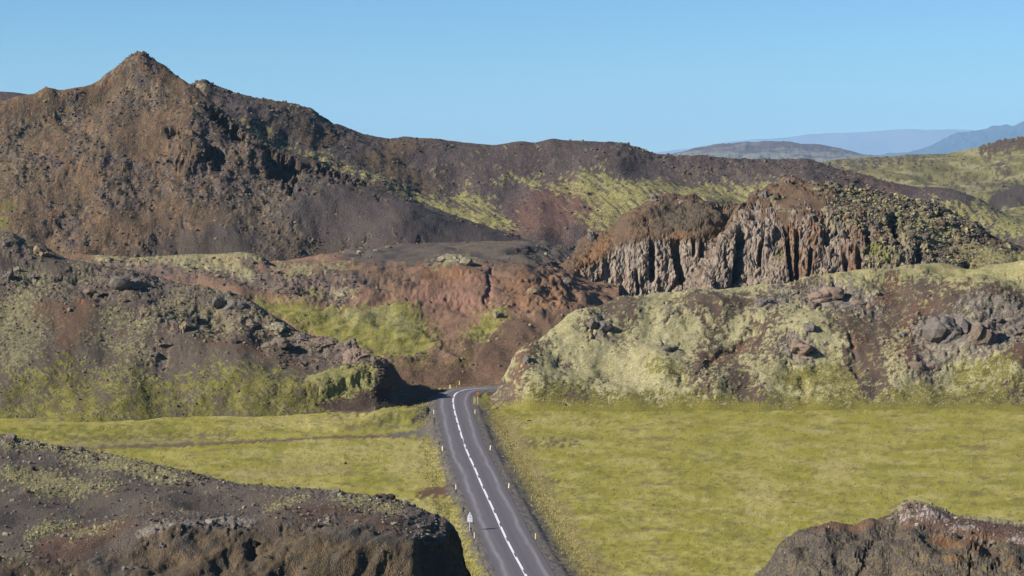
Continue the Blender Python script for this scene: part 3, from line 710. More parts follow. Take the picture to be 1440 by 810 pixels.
moss = sst(0.38, 0.68, p.stroke([[(350, 425, 7), (400, 436, 14), (450, 452, 22), (510, 465, 34), (570, 468, 34), (600, 478, 16)], [(480, 450, 16), (570, 440, 12)], [(530, 490, 14), (590, 492, 14)], [(548, 436, 12), (575, 432, 8)], [(655, 470, 7), (672, 470, 10), (690, 450, 12), (708, 440, 8)], (480, 480, 18), (426, 410, 5), (445, 412, 8)], 7, 22, 61, 0.7) + 0.12 * fr)
mc = base2(p, srgb(132, 132, 52), srgb(150, 150, 80), p.n('mid2', 10, 10, 14) + 0.5 * fr)
mc = mix(mc, srgb(104, 106, 36), 0.8 * sst(0.3, 1.2, p.n('mid', 14, 8, 15)))
mc = mix(mc, srgb(154, 154, 112), 0.8 * sst(0.4, 1.0, p.stroke([[(480, 445, 14), (540, 440, 14), (570, 460, 14)], (670, 475, 8)], 6, 14) * 0.7 + 0.35 * p.n('rough2', 4, 4, 16)))
c = mix(c, mc, moss)
c = mix(c, srgb(98, 82, 58), 0.85 * sst(0.4, 0.9, p.stroke([[(596, 462, 6), (624, 482, 8), (654, 500, 8)], [(520, 512, 5), (570, 508, 5), (610, 500, 5)]], 6, 14) + 0.2 * fr))
c = mix(c, srgb(134, 118, 62), 0.7 * sst(0.5, 0.9, p.stroke([[(560, 516, 2), (610, 512, 2), (660, 510, 3)], [(655, 505, 2), (660, 490, 3)]], 4, 10)))
p.displace(moss * (0.22 + 0.05 * p.n('soft', 7, 9, 17) + 0.010 * p.n('rough', 2, 2, 18)) + pale * (0.15 + 0.03 * fr))
terrace = p
p.finish('terrace', c, M_MID, kind='structure', label='rust red terrace with a bare bluff and mossy slope behind the road bend')
scatter('terrace_stones', p, dunerk + 0.25 * lowred + 0.06 * bluff + 0.02, 2400, (0.22, 1.0), [srgb(108, 96, 92), srgb(124, 100, 86), srgb(150, 146, 112), srgb(96, 84, 80)], M_ROCKS, 7, label='loose stones over the red terrace')
scatter('moss_lumps', p, np.clip(pale + moss, 0, 1), 4000, (0.1, 0.34), [srgb(150, 146, 96), srgb(134, 132, 66), srgb(142, 140, 84)], M_GRASS, 17, shapes=[L[:] for L in [rock_shape(I1, 400 + k, 2, 0.12) for k in range(5)]], flat=0.5, sink=0.1, label='moss cushions over the terrace')
# ------------------------------------------------------------------ field, road, track
def gp(px, py, z=0.0):
    return pt(px, py, ground_Y(py, z))


ROAD_Z = 0.7
cl = [(766, 862), (752, 834), (740, 810), (722, 778), (705.6, 745), (690.7, 710), (676, 680), (668.5, 660), (660, 643), (652, 623), (646.7, 605), (642, 588.6), (638.6, 576), (637, 565), (638.0, 557.5), (642, 552.4), (650, 549.0), (662, 547.0), (690, 545.4), (740, 544.2), (800, 543.4)]
CLP = np.array([gp(x, y, ROAD_Z)[:2] for x, y in cl])


def spline(P, step):
    out = []
    for i in range(len(P) - 1):
        p0, p1, p2, p3 = P[max(i - 1, 0)], P[i], P[i + 1], P[min(i + 2, len(P) - 1)]
        for t in np.arange(0, 1, 0.05):
            out.append(0.5 * ((2 * p1) + (-p0 + p2) * t + (2 * p0 - 5 * p1 + 4 * p2 - p3) * t * t + (-p0 + 3 * p1 - 3 * p2 + p3) * t ** 3))
    out = np.array(out + [P[-1]])
    for _ in range(160):
        out[1:-1] = 0.25 * out[:-2] + 0.5 * out[1:-1] + 0.25 * out[2:]
    d = np.concatenate([[0], np.cumsum(np.linalg.norm(np.diff(out, axis=0), axis=1))])
    k = np.arange(0, d[-1], step)
    return np.stack([np.interp(k, d, out[:, 0]), np.interp(k, d, out[:, 1])], -1), k


RC, RK = spline(CLP, 0.5)
RT = np.gradient(RC, axis=0); RT /= np.linalg.norm(RT, axis=1, keepdims=True)
RN = np.stack([RT[:, 1], -RT[:, 0]], -1)          # to the right of travel


def road_frame(P):
    """distance along and across the road for world points"""
    x, y = P[..., 0], P[..., 1]
    best = np.full(x.shape, 1e9); off = np.full(x.shape, 99.0)
    m = (x > -45) & (x < 60) & (y > 230) & (y < 560)
    xs, ys = x[m], y[m]
    b = np.full(xs.shape, 1e9); o = np.full(xs.shape, 99.0)
    for k in range(0, len(RC), 4):
        dx, dy = xs - RC[k, 0], ys - RC[k, 1]
        d = dx * dx + dy * dy
        u = d < b
        o[u] = (dx * RN[k, 0] + dy * RN[k, 1])[u]; b[u] = d[u]
    off[m] = np.sign(o) * np.sqrt(b)
    return off


lines = [[(-260, y, float(ground_Y(y))), (1700, y, float(ground_Y(y)))] for y in (905, 830, 760, 700, 650, 610, 580, 556, 541)]
p = Patch(lines, -140, 1560, 3.4, 1.8, crest=8)
off = road_frame(p.P)
ao = np.abs(off)
r1 = p.pn('rough', 60, 20, 0.02, 1); r2 = p.pn('rough2', 34, 14, -0.03, 2); m1 = p.pn('mid', 160, 26, 0.03, 3); fi = p.pn('fine', 9, 5, 0, 4)
wn1 = p.n('rough', 5, 5, 5)
p.P[..., 2] += p.n('soft', 30, 30, 6) * 0.10 + p.n('mid', 4, 4, 7) * 0.05 + wn1 * 0.022 * (ao > 6)
p.P[..., 2] += 0.62 * (1 - sst(4.8, 8.5, ao)) - 0.75 * (1 - sst(4.0, 4.6, ao)) * 0 - 0.25 * np.exp(-((off - 9.5) / 1.6) ** 2) - 0.10 * (1 - sst(6, 9, ao))
# little mounds by the bend on the left
p.P[..., 2] += 1.3 * p.blob(560, 585, 45, 9, -0.1, 2, 60) * (off < -6.5) + 0.6 * p.blob(480, 598, 60, 8, 0, 2, 60) + 0.5 * p.blob(600, 720, 26, 14, 0.3, 3) * (off < -6)
c = base2(p, srgb(152, 152, 50), srgb(167, 161, 72), 0.6 * m1 + 0.2 * r1)
c = mix(c, srgb(180, 166, 92), 0.85 * sst(0.0, 1.6, p.pn('mid2', 170, 26, 0.04, 8) + 0.3 * r2))
c = mix(c, srgb(130, 132, 38), 0.6 * sst(0.2, 1.6, p.pn('mid', 150, 26, -0.02, 9) + 0.25 * r2))
c = mix(c, srgb(126, 112, 72), 0.7 * sst(0.8, 1.6, p.pn('rough', 110, 16, 0.03, 10)))
c = mix(c, srgb(190, 178, 116), 0.5 * sst(0.9, 1.8, p.pn('mid', 120, 16, 0.0, 17) + 0.2 * r2))
c = mix(c, srgb(186, 170, 104), 0.8 * sst(0.3, 1.0, p.stroke([[(740, 592, 4), (800, 594, 3.5), (880, 594, 3)], [(705, 610, 10), (725, 650, 14), (760, 720, 22)], [(560, 655, 20), (610, 640, 20), (590, 625, 16)], [(350, 595, 9), (450, 590, 9), (530, 588, 8)], [(590, 715, 20), (640, 745, 16), (650, 780, 14)], [(540, 630, 10), (400, 640, 8)], (1070, 700, 30), (1180, 660, 30)], 8, 24) + 0.25 * r2))
c = mix(c, srgb(112, 118, 34), 0.65 * sst(0.3, 1.0, p.stroke([[(700, 572, 7), (900, 571, 6), (1100, 572, 5), (1440, 566, 6)], [(0, 612, 7), (250, 606, 6)], [(540, 592, 6), (590, 594, 5)]], 6, 20) + 0.2 * r2))
c = mix(c, srgb(168, 150, 100), 0.7 * sst(0.3, 1.0, p.stroke([[(330, 668, 8), (420, 662, 8), (490, 658, 6)], [(720, 622, 3), (810, 622, 3)]], 5, 16) + 0.2 * r2))
c = mix(c, srgb(98, 82, 60), 0.8 * sst(0.45, 0.9, p.stroke([[(728, 624, 4), (770, 623, 4), (812, 622, 3)], [(740, 672, 4), (790, 676, 3)], [(748, 690, 3), (780, 688, 3)], [(470, 577, 8), (520, 575, 9), (550, 570, 8)], [(620, 665, 2), (700, 665, 2)]], 5, 14) + 0.15 * fi))
c = mix(c, srgb(112, 98, 74), 0.7 * sst(0.45, 0.9, p.stroke([[(520, 598, 4), (570, 594, 3.5), (590, 592, 3)], [(80, 618, 5), (180, 616, 4), (330, 610, 3)], [(560, 562, 6), (590, 556, 6)]], 5, 14) + 0.2 * r2))
# farm track
trk = sst(0.4, 0.8, p.stroke([[(60, 633, 2.6), (160, 629, 2.6), (300, 623, 2.3), (420, 617.5, 2.0), (500, 614, 1.9), (570, 611, 1.9)]], 1.0, 30, soft=0.4))
c = mix(c, base2(p, srgb(108, 86, 68), srgb(126, 108, 88), fi), trk * 0.95)
c = mix(c, srgb(142, 126, 92), 0.7 * sst(0.4, 0.8, p.stroke([[(90, 626, 2.5), (220, 621, 2.2), (300, 618, 1.5)]], 1, 30)))
apron = sst(0.4, 0.8, p.stroke([[(550, 611.5, 2.2), (585, 609, 5), (606, 606, 10), (620, 606, 16)]], 2, 20))
c = mix(c, srgb(112, 108, 100), apron)
ap2 = sst(0.4, 0.8, p.stroke([[(585, 696, 4), (605, 692, 7), (640, 692, 10)]], 3, 14))
c = mix(c, srgb(108, 80, 62), ap2)
c = mix(c, srgb(92, 84, 82), ap2 * sst(622, 636, p.px))
p.P[..., 2] -= trk * 0.10
# verge: gravel shoulder and dark stony bank
wob = off + 0.7 * p.n('rough', 6, 6, 11) * np.sign(off)
lft = sst(-6.4, -5.6, wob) * (off < 0) + sst(-9.5, -7.5, wob) * (off < 0) * sst(625, 605, p.py)
c = mix(c, base2(p, srgb(112, 106, 98), srgb(128, 120, 104), p.n('fine', 2, 2, 12)), np.clip(lft, 0, 1))
rgt = (off > 0) * (1 - sst(8.0, 9.6, wob)) * sst(560, 580, p.py)
gr = base2(p, srgb(94, 90, 88), srgb(122, 112, 92), p.n('rough', 1.6, 1.6, 13))
gr = mix(gr, srgb(160, 142, 96), 0.8 * sst(0.4, 1.0, p.n('rough2', 2.4, 2.4, 14)) * sst(5.5, 7, off))
c = mix(c, gr, rgt)
c = mix(c, srgb(146, 128, 88), 0.7 * (off > 0) * (1 - sst(2.0, 3.5, np.abs(off - 10.5 - wn1))) * sst(575, 600, p.py))
# red cinder ground beyond the bend
beyond = sst(0.4, 0.8, p.stroke([[(560, 545, 8), (620, 540, 8), (720, 538, 10)], [(690, 556, 6), (720, 552, 10)]], 3, 12))
c = mix(c, srgb(118, 86, 68), beyond * (ao > 6))
c = mix(c, srgb(92, 80, 66), 0.8 * sst(0.4, 0.8, p.stroke([[(560, 556, 10), (596, 552, 8)], [(560, 570, 8), (592, 566, 7)]], 4, 12) + 0.15 * r2) * (off < -6.5))
p.P[..., 2] -= 1.2 * (1 - sst(4.2, 4.8, ao)) * sst(-1, 1, p.py - 0)
field = p
p.finish('field', c, M_GRASS, skirt=0, kind='structure', label='flat yellow green grass field on both sides of the road')


def ribbon(o0, o1, z0, z1=None, k0=0, k1=None, n=1):
    sl = slice(k0, k1)
    z1 = z0 if z1 is None else z1
    a = np.linspace(0, 1, n + 1)
    o = o0 + (o1 - o0) * a; z = z0 + (z1 - z0) * a
    V = np.zeros((len(RC[sl]), n + 1, 3))
    V[..., :2] = RC[sl][:, None, :] + RN[sl][:, None, :] * o[None, :, None]
    V[..., 2] = z[None, :]
    return V


M_ROAD = terrain_mat('asphalt', 0.16, 0.20, 0.25, 0.15)
V = ribbon(-3.9, 4.1, ROAD_Z, n=44)
nr, nc = V.shape[:2]
offs = np.linspace(-3.9, 4.1, nc)[None, :] + np.zeros((nr, 1))
al = RK[:, None] + 0 * offs
V[..., 2] += 0.03 * (1 - (offs / 4) ** 2)
w = samp('rough', al / 30, offs / 1.2)
c = base2(type('q', (), {'P': V}), srgb(116, 115, 122), srgb(109, 108, 116), 0.6 * w)
band = np.exp(-((offs + 2.75 + 0.15 * samp('mid', al / 40, al * 0)) / 0.33) ** 2) + np.exp(-((offs - 2.85 + 0.15 * samp('mid', al / 40, al * 0 + 3)) / 0.33) ** 2)
c = mix(c, srgb(156, 158, 162), np.clip(band, 0, 1) * (0.62 + 0.12 * w))
c = mix(c, srgb(104, 104, 108), sst(3.2, 3.5, np.abs(offs)) * 0.8)
c = mix(c, srgb(120, 116, 112), sst(0.3, 1.2, samp('rough2', al / 6, offs / 0.7)) * sst(3.3, 4.0, np.abs(offs)) * 0.7)
c = mix(c, srgb(98, 92, 98), 0.4 * (np.exp(-((offs + 1.0) / 0.4) ** 2) + np.exp(-((offs - 1.1) / 0.4) ** 2)))
road = link('road', np_mesh('road', V, grid_faces(nr, nc), M_ROAD, c), kind='structure', label='grey two lane asphalt road bending right behind the mossy hill')
# gravel shoulders with sloping banks
M_GRAV = terrain_mat('gravel', 0.12, 0.45, 0.5, 0.3)
for o0, o1 in ((-5.9, -3.85), (4.05, 7.6)):
    V = ribbon(o0, o1, ROAD_Z - 0.03, n=14) if o0 > 0 else ribbon(o0, o1, ROAD_Z - 0.03, n=14)
    of = np.linspace(o0, o1, 15)[None, :] + np.zeros((len(V), 1))
    edge = (of + 3.85) / (-2.05) if o0 < 0 else (of - 4.05) / 3.55
    V[..., 2] -= 0.02 + (0.28 * sst(0.2, 1.0, edge) if o0 < 0 else 0.08 * sst(0.05, 0.4, edge) + 0.75 * sst(0.4, 1.0, edge))
    al2 = RK[:, None] + 0 * of
    V[..., 2] += 0.03 * samp('rough', al2 / 2, of / 2) * (edge > 0.05)
    c = base2(type('q', (), {'P': V}), srgb(106, 102, 98), srgb(126, 120, 112), samp('fine', al2 / 4, of / 2))
    c = mix(c, srgb(92, 90, 92), sst(0.1, 1.3, samp('rough', al2 / 9, of / 2)))
    if o0 < 0:
        c = mix(c, srgb(152, 138, 96), 0.8 * sst(0.2, 1.0, samp('rough2', al2 / 7, of / 1.5)) * sst(0.4, 0.8, edge) * sst(400, 380, V[..., 1]))
    fc = grid_faces(len(V), 15)
    link('verge', np_mesh('verge', V, fc, M_GRAV, c), kind='structure', label='grey gravel shoulder along the %s edge of the road' % ('left' if o0 < 0 else 'right'))

# painted centre line: a solid line beside dashes, changing sides on the way
M_PAINT = noise_mat('road_paint', (0.62, 0.62, 0.62), (0.78, 0.78, 0.76), 3.0, bump=0.1, c3=(0.5, 0.5, 0.5))
kx = int(np.argmin(np.abs(RC[:, 1] - 405)))


def paint(name, o, wd, k0, k1):
    V = ribbon(o - wd / 2, o + wd / 2, ROAD_Z + 0.036, k0=k0, k1=k1, n=1)
    return link(name, np_mesh(name, V, grid_faces(len(V), 2), M_PAINT), parent=road)


paint('solid_line', -0.11, 0.11, 0, kx + 1)
paint('solid_line', 0.11, 0.11, kx, len(RC))
k = 6
while k + 18 < len(RC):
    paint('dash', 0.08 if k < kx else -0.08, 0.17, k, k + 19)
    k += 24

# ------------------------------------------------------------------ left hill
p = Patch([[(-260, 634, 438), (0, 622, 440), (130, 619, 442), (250, 611, 446), (330, 604, 450), (420, 597, 454), (480, 588, 458), (530, 580, 460), (565, 570, 472), (600, 557, 486), (640, 552, 500)],
           [(-260, 600, 446), (0, 594, 448), (130, 592, 450), (250, 585, 454), (330, 580, 458), (420, 572, 462), (480, 562, 466), (530, 556, 468), (565, 556, 478), (600, 552, 489), (640, 551, 501)],
           [(-260, 530, 470), (0, 530, 471), (150, 530, 473), (300, 530, 474), (420, 532, 474), (480, 535, 474), (530, 538, 474), (565, 546, 481), (600, 550, 490), (640, 550.5, 502)],
           [(-260, 460, 498), (0, 460, 498), (150, 465, 496), (270, 478, 491), (380, 498, 486), (460, 512, 484), (500, 518, 482), (540, 528, 480), (565, 541, 484), (600, 549, 491), (640, 550.3, 503)],
           [(-260, 390, 515), (0, 395, 515), (100, 410, 512), (200, 432, 508), (280, 452, 505), (380, 480, 498), (450, 496, 492), (500, 505, 488), (540, 520, 484), (565, 538, 486), (600, 548.5, 492), (640, 550, 504)],
           [(-260, 318, 565), (-60, 326, 562), (0, 331, 560), (20, 334, 560), (35, 341, 560), (48, 343, 560), (62, 345, 558), (80, 355, 555), (110, 368, 550), (150, 378, 545), (200, 388, 540), (240, 392, 538), (280, 400, 532), (320, 414, 525), (345, 424, 520), (370, 440, 514), (400, 454, 508), (430, 466, 503), (455, 472, 500), (480, 478, 497), (505, 488, 494), (525, 500, 491), (540, 508, 489), (552, 516, 488), (562, 530, 488), (575, 540, 490), (600, 548, 494), (640, 549.6, 505)],
           [(-260, 345, 620), (0, 355, 615), (110, 385, 600), (200, 405, 590), (280, 420, 580), (345, 444, 565), (400, 475, 545), (480, 500, 528), (540, 525, 515), (575, 545, 505), (640, 549.8, 512)]], -120, 640, 1.5, 1.3, step=0.65, squeeze=0.72)
W = p.wobble(8, 24, 4)
ridg = p.stroke([[(120, 395, 22), (190, 405, 26), (260, 412, 22), (320, 432, 24), (380, 465, 26), (440, 488, 24), (500, 500, 18), (535, 512, 12)], [(40, 360, 16), (10, 345, 12)], [(20, 395, 18), (60, 400, 20), (90, 410, 16)], [(215, 490, 14), (225, 500, 12)], [(250, 462, 10)], [(200, 445, 12), (290, 455, 14), (330, 465, 14)], [(270, 440, 14), (310, 445, 12)]], 8, 22, 4, 0.7)
rock = sst(0.35, 0.8, ridg + 0.22 * p.n('rough', 7, 7, 2) + 0.1 * p.n('mid', 18, 18, 3))
p.bf = sst(0.0, 7.0, p.t)
p.displace(p.n('soft', 40, 60, 1) * 0.7 + p.n('soft', 12, 30, 2) * 0.12)
ck = -np.exp(-(samp('crack', p.s / 5 + 0.2 * p.n('mid', 8, 8, 1), p.t / 5) / 0.10) ** 2)
p.displace(rock * ((samp('cell', p.s / 5 + 0.2 * p.n('mid', 8, 8, 1), p.t / 5) - 0.4) * 0.7 + ck * 0.3 + p.n('ridge', 9, 9, 5) * 0.15 + (samp('cell', p.s / 1.8, p.t / 1.8) - 0.5) * 0.12 + p.n('rough', 3, 3, 6) * 0.02))
# overhanging ledge at the foot of the hill near the road, shade painted below
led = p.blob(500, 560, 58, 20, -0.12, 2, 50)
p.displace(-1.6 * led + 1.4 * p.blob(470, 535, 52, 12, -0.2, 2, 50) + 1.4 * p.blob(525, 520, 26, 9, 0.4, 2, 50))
st = p.pn('rough', 70, 9, 0.72, 8)           # streaks running down to the right
st2 = p.pn('rough2', 60, 14, 0.80, 9)
fr = p.n('rough', 3, 3, 10); fm = p.n('mid', 12, 12, 11)
c = base2(p, srgb(92, 82, 76), srgb(106, 92, 80), 0.6 * st + 0.4 * fr)
c = mix(c, srgb(112, 82, 64), 0.7 * sst(0.2, 0.9, p.stroke([[(60, 430, 20), (110, 460, 20), (90, 480, 16)], [(115, 420, 8), (130, 440, 14)], [(290, 470, 10), (340, 480, 12), (420, 505, 14)], [(80, 520, 14)]], 8, 22) + 0.25 * fm))
c = mix(c, srgb(150, 92, 62), 0.8 * sst(0.4, 0.9, p.stroke([(113, 424, 6)], 3, 10)))
c = mix(c, base2(p, srgb(112, 98, 92), srgb(128, 106, 94), fm + 0.5 * fr), rock * 0.9)
c = mix(c, srgb(86, 80, 80), rock * 0.8 * sst(0.5, 1.3, p.n('rough2', 5, 5, 12)))
lich = sst(0.45, 0.75, p.stroke([[(0, 440, 30), (40, 470, 30), (20, 510, 26)], [(50, 400, 18), (30, 380, 12), (85, 400, 14)], [(150, 440, 14), (200, 460, 12), (240, 430, 18), (300, 440, 12)], [(130, 398, 8), (90, 345, 4)], [(260, 395, 10), (310, 410, 10), (370, 445, 10)], [(290, 455, 16), (330, 458, 14)], [(380, 480, 12), (410, 460, 8), (440, 478, 6)], [(30, 425, 30), (10, 470, 30)], [(130, 470, 10), (220, 500, 12)], [(150, 520, 14), (190, 530, 14)], [(40, 340, 5), (10, 335, 6)]], 8, 20, 71, 0.9) * 0.72 + 0.20 * fr + 0.14 * p.n('fine', 1.6, 1.6, 13))
c = mix(c, base2(p, srgb(146, 146, 102), srgb(126, 124, 84), p.n('rough2', 2, 2, 14)), lich * 0.85)
gm_ = p.stroke([[(-100, 590, 40), (60, 585, 34), (180, 575, 30), (300, 575, 30), (400, 565, 30), (480, 565, 16)], [(30, 540, 22), (100, 550, 20), (170, 545, 22), (260, 545, 22), (330, 545, 24), (400, 540, 24)], [(85, 520, 14), (110, 510, 10)], [(170, 500, 8), (200, 530, 10)], [(350, 520, 10), (430, 555, 14)], [(290, 505, 5), (320, 530, 8)], [(180, 515, 6), (215, 545, 12)]], 10, 26, 81, 0.8)
green = sst(0.46, 0.66, gm_ * 0.80 + 0.19 * p.pn('rough2', 46, 8, 0.80, 29) + 0.12 * fr + 0.10 * p.n('mid', 7, 9, 31) + 0.10 * sst(570, 600, p.py) - 0.04)
bare = sst(0.4, 0.7, p.stroke([[(165, 500, 4), (182, 550, 7)], [(140, 555, 10), (150, 570, 8)], [(300, 560, 4), (330, 592, 8)], [(245, 575, 8), (262, 590, 9)], [(60, 545, 4), (40, 560, 5)], [(255, 550, 6), (275, 560, 5)]], 6, 14))
green = green * (1 - 0.9 * bare)
gc = base2(p, srgb(126, 125, 52), srgb(104, 103, 42), p.n('mid2', 6, 9, 15) + 0.4 * fr)
gc = mix(gc, srgb(142, 140, 82), 0.75 * sst(0.1, 1.0, p.n('rough', 3, 3, 16) + 0.9 * sst(560, 520, p.py) - 0.5 + 0.5 * p.n('mid', 20, 10, 17)))
c = mix(c, gc, green)
cap = sst(0.4, 0.7, p.stroke([[(440, 535, 10), (475, 530, 14), (515, 533, 13)], [(455, 552, 7), (490, 545, 9)]], 5, 14) + 0.1 * fr)
c = mix(c, base2(p, srgb(150, 150, 90), srgb(124, 126, 66), fr), cap)
c = mix(c, base2(p, srgb(72, 58, 50), srgb(92, 72, 60), fr), sst(0.4, 0.8, led) * (1 - cap))  # shade under the overhang painted dark brown
p.displace((green + cap * 0.8) * (0.05 + 0.05 * p.n('soft', 4, 4, 18) + 0.014 * p.n('rough', 2, 2, 19)) + lich * (0.12 + 0.02 * p.n('rough', 1.6, 1.6, 20)))
left_hill = p
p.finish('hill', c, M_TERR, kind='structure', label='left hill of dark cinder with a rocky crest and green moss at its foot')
scatter('hill_stones', p, rock * 0.8 + lich * 0.6 + 0.08, 4200, (0.12, 0.45), [srgb(108, 98, 94), srgb(122, 104, 94), srgb(140, 140, 104), srgb(90, 84, 82), srgb(148, 148, 108)], M_ROCKS, 8, label='loose lava stones over the left hill')
scatter('moss_lumps', p, green * (1 - cap) * (1 - sst(0.2, 0.6, led)), 5000, (0.08, 0.3), [srgb(128, 130, 54), srgb(148, 150, 88), srgb(116, 118, 44), srgb(156, 156, 104)], M_GRASS, 18, shapes=[rock_shape(I1, 420 + k, 2, 0.14) for k in range(5)], flat=0.55, sink=0.05, label='green moss cushions at the foot of the left hill')

# ------------------------------------------------------------------ right hill
p = Patch([[(690, 572, 470), (740, 584, 462), (900, 583, 462), (1100, 580, 464), (1440, 578, 466), (1700, 578, 466)],
           [(690, 566, 474), (715, 560, 474), (745, 560, 471), (800, 558, 474), (900, 556, 476), (1100, 554, 478), (1440, 552, 480), (1700, 552, 480)],
           [(690, 563, 477), (712, 548, 480), (735, 525, 484), (760, 525, 484), (850, 515, 494), (1000, 505, 502), (1200, 500, 506), (1440, 495, 508), (1700, 490, 508)],
           [(690, 562, 480), (712, 540, 486), (732, 508, 494), (760, 492, 504), (830, 470, 520), (920, 462, 530), (1020, 450, 540), (1200, 445, 545), (1440, 435, 548), (1700, 425, 548)],
           [(690, 561, 484), (712, 535, 490), (730, 500, 500), (760, 480, 512), (810, 452, 528), (870, 440, 542), (960, 430, 555), (1100, 415, 570), (1250, 405, 575), (1440, 396, 580), (1700, 390, 580)],
           [(690, 560, 488), (700, 554, 490), (712, 532, 494), (722, 512, 500), (732, 496, 506), (745, 484, 512), (760, 474, 520), (780, 461, 530), (800, 449, 540), (820, 440, 548), (850, 431, 558), (900, 421, 574), (930, 417, 585), (960, 413, 594), (1000, 406, 605), (1050, 400, 615), (1100, 396, 622), (1150, 391, 630), (1200, 387, 636), (1250, 381, 642), (1290, 377, 648), (1340, 373, 655), (1440, 369, 662), (1550, 366, 668), (1700, 362, 670)],
           [(690, 565, 520), (740, 520, 540), (800, 480, 570), (900, 450, 620), (1100, 425, 680), (1300, 402, 710), (1700, 385, 740)]], 690, 1560, 1.55, 1.3, step=0.65, squeeze=0.38)
bare = sst(0.42, 0.60, p.stroke([[(735, 494, 6.1), (750, 484, 7.3), (770, 480, 6.1)], [(722, 545, 13.4), (735, 515, 13.4), (752, 490, 11.0)], [(703, 558, 13.4), (722, 545, 13.4)],
    [(1100, 445, 8.5), (1060, 470, 9.8), (1010, 500, 12.2), (975, 525, 12.2), (990, 545, 14.6)], [(1010, 455, 9.8), (1000, 480, 8.5), (985, 500, 9.8)], [(1030, 520, 17.1), (1050, 550, 19.5), (1070, 570, 12.2)], [(1060, 475, 9.8), (1070, 500, 9.8)],
    [(960, 425, 12.2), (1000, 430, 14.6), (1020, 440, 11.0)], [(1035, 415, 8.5), (1020, 435, 8.5), (1150, 400, 9.8), (1130, 415, 9.8)], [(1250, 395, 12.2), (1240, 415, 17.1), (1290, 405, 17.1), (1320, 405, 12.2)], [(1260, 430, 19.5), (1230, 470, 24.4), (1210, 500, 26.8), (1230, 530, 24.4), (1220, 560, 9.8)],
    [(1180, 450, 17.1), (1215, 470, 17.1)], [(1300, 440, 17.1), (1280, 500, 19.5), (1300, 520, 14.6)], [(1330, 430, 19.5), (1400, 425, 24.4), (1440, 430, 26.8), (1540, 430, 29.3)], [(1420, 470, 19.5), (1440, 500, 22.0), (1500, 510, 29.3)], [(1100, 480, 12.2), (1090, 500, 7.3)], [(850, 432, 14.6), (885, 436, 17.1), (882, 455, 6.1), (878, 475, 6.1)], [(820, 455, 7.3), (830, 450, 6.1)], [(800, 555, 7.3), (820, 560, 9.8)], (845, 530, 6.1), (790, 510, 9.8), [(1430, 545, 9.8), (1440, 570, 7.3)], [(1225, 440, 14.6), (1290, 435, 19.5)]], 9, 22, 4, 0.6) + 0.16 * p.n('rough', 5, 5, 2))
rock = sst(0.4, 0.62, p.stroke([[(1300, 460, 20), (1340, 470, 30), (1310, 500, 20), (1290, 520, 14)], [(1385, 465, 24), (1380, 490, 18), (1420, 470, 18)], [(1145, 420, 18), (1190, 418, 22), (1225, 430, 18)], [(1110, 485, 16), (1135, 495, 16)], [(1075, 425, 12), (1110, 412, 10)], (845, 462, 16), (942, 491, 10), (938, 442, 9), [(1360, 430, 12), (1430, 440, 18), (1540, 450, 24)]], 8, 20, 6) + 0.12 * p.n('rough', 6, 6, 3))
p.bf = sst(0.0, 9.0, p.t)
p.displace(p.n('soft', 40, 40, 1) * 1.0 + p.n('soft', 9, 12, 2) * 0.08)
p.displace(-0.8 * p.stroke([[(1130, 530, 4), (1132, 575, 7)], [(1195, 470, 5), (1205, 530, 5)], [(1065, 460, 5), (1010, 500, 5), (980, 530, 4)], [(960, 540, 6), (1000, 560, 6)]], 2, 40))
ck = -np.exp(-(samp('crack', p.s / 4.2 + 0.2 * p.n('mid', 8, 8, 1), p.t / 5) / 0.10) ** 2)
p.displace(rock * ((samp('cell', p.s / 4.2 + 0.2 * p.n('mid', 8, 8, 1), p.t / 5) - 0.35) * 0.6 + ck * 0.3 + p.n('ridge', 8, 10, 5) * 0.2 + (samp('cell', p.s / 1.6, p.t / 1.8) - 0.5) * 0.18 + p.n('rough', 3, 3, 6) * 0.02))
fr = p.n('rough', 3, 3, 7); fm = p.n('mid', 14, 14, 8); f2 = p.n('rough2', 2, 2, 9)
mc = base2(p, srgb(168, 167, 122), srgb(156, 154, 106), 0.5 * fm + 0.5 * fr)
mc = mix(mc, srgb(168, 166, 130), 0.5 * sst(0.3, 1.3, p.n('mid2', 5, 5, 10)))
up = sst(430, 385, p.py) * sst(1000, 1150, p.px)
mc = mix(mc, srgb(160, 156, 98), up * 0.7)
low = sst(0.42, 0.66, p.stroke([[(690, 574, 18), (800, 572, 20), (900, 572, 18), (1000, 570, 14), (1100, 568, 18), (1200, 572, 14), (1300, 564, 20), (1440, 558, 28)], [(1110, 530, 16), (1190, 525, 22), (1190, 560, 24)], [(1350, 525, 12), (1440, 505, 14)], [(760, 550, 8), (830, 548, 9)], [(920, 515, 8), (950, 530, 10)], [(1290, 552, 14), (1340, 552, 10)]], 8, 20, 9) + 0.16 * p.n('mid', 8, 5, 11) + 0.12 * fr)
mc = mix(mc, base2(p, srgb(112, 110, 46), srgb(128, 125, 60), fm + 0.5 * f2), low * 0.95)
mc = mix(mc, srgb(88, 88, 34), 0.8 * low * sst(0.5, 1.3, p.n('mid2', 8, 5, 12)))
mc = mix(mc, srgb(118, 112, 62), 0.25 * sst(0.9, 1.6, p.n('rough', 9, 5, 13)))
mc = mix(mc, srgb(96, 90, 58), 0.7 * sst(1.3, 2.0, p.n('rough2', 2.2, 2.2, 23)))
mc = mix(mc, srgb(188, 184, 148), 0.6 * sst(0.8, 1.7, p.n('fine', 1.3, 1.3, 25)))
bc = base2(p, srgb(106, 84, 72), srgb(90, 77, 70), fm + 0.6 * fr)
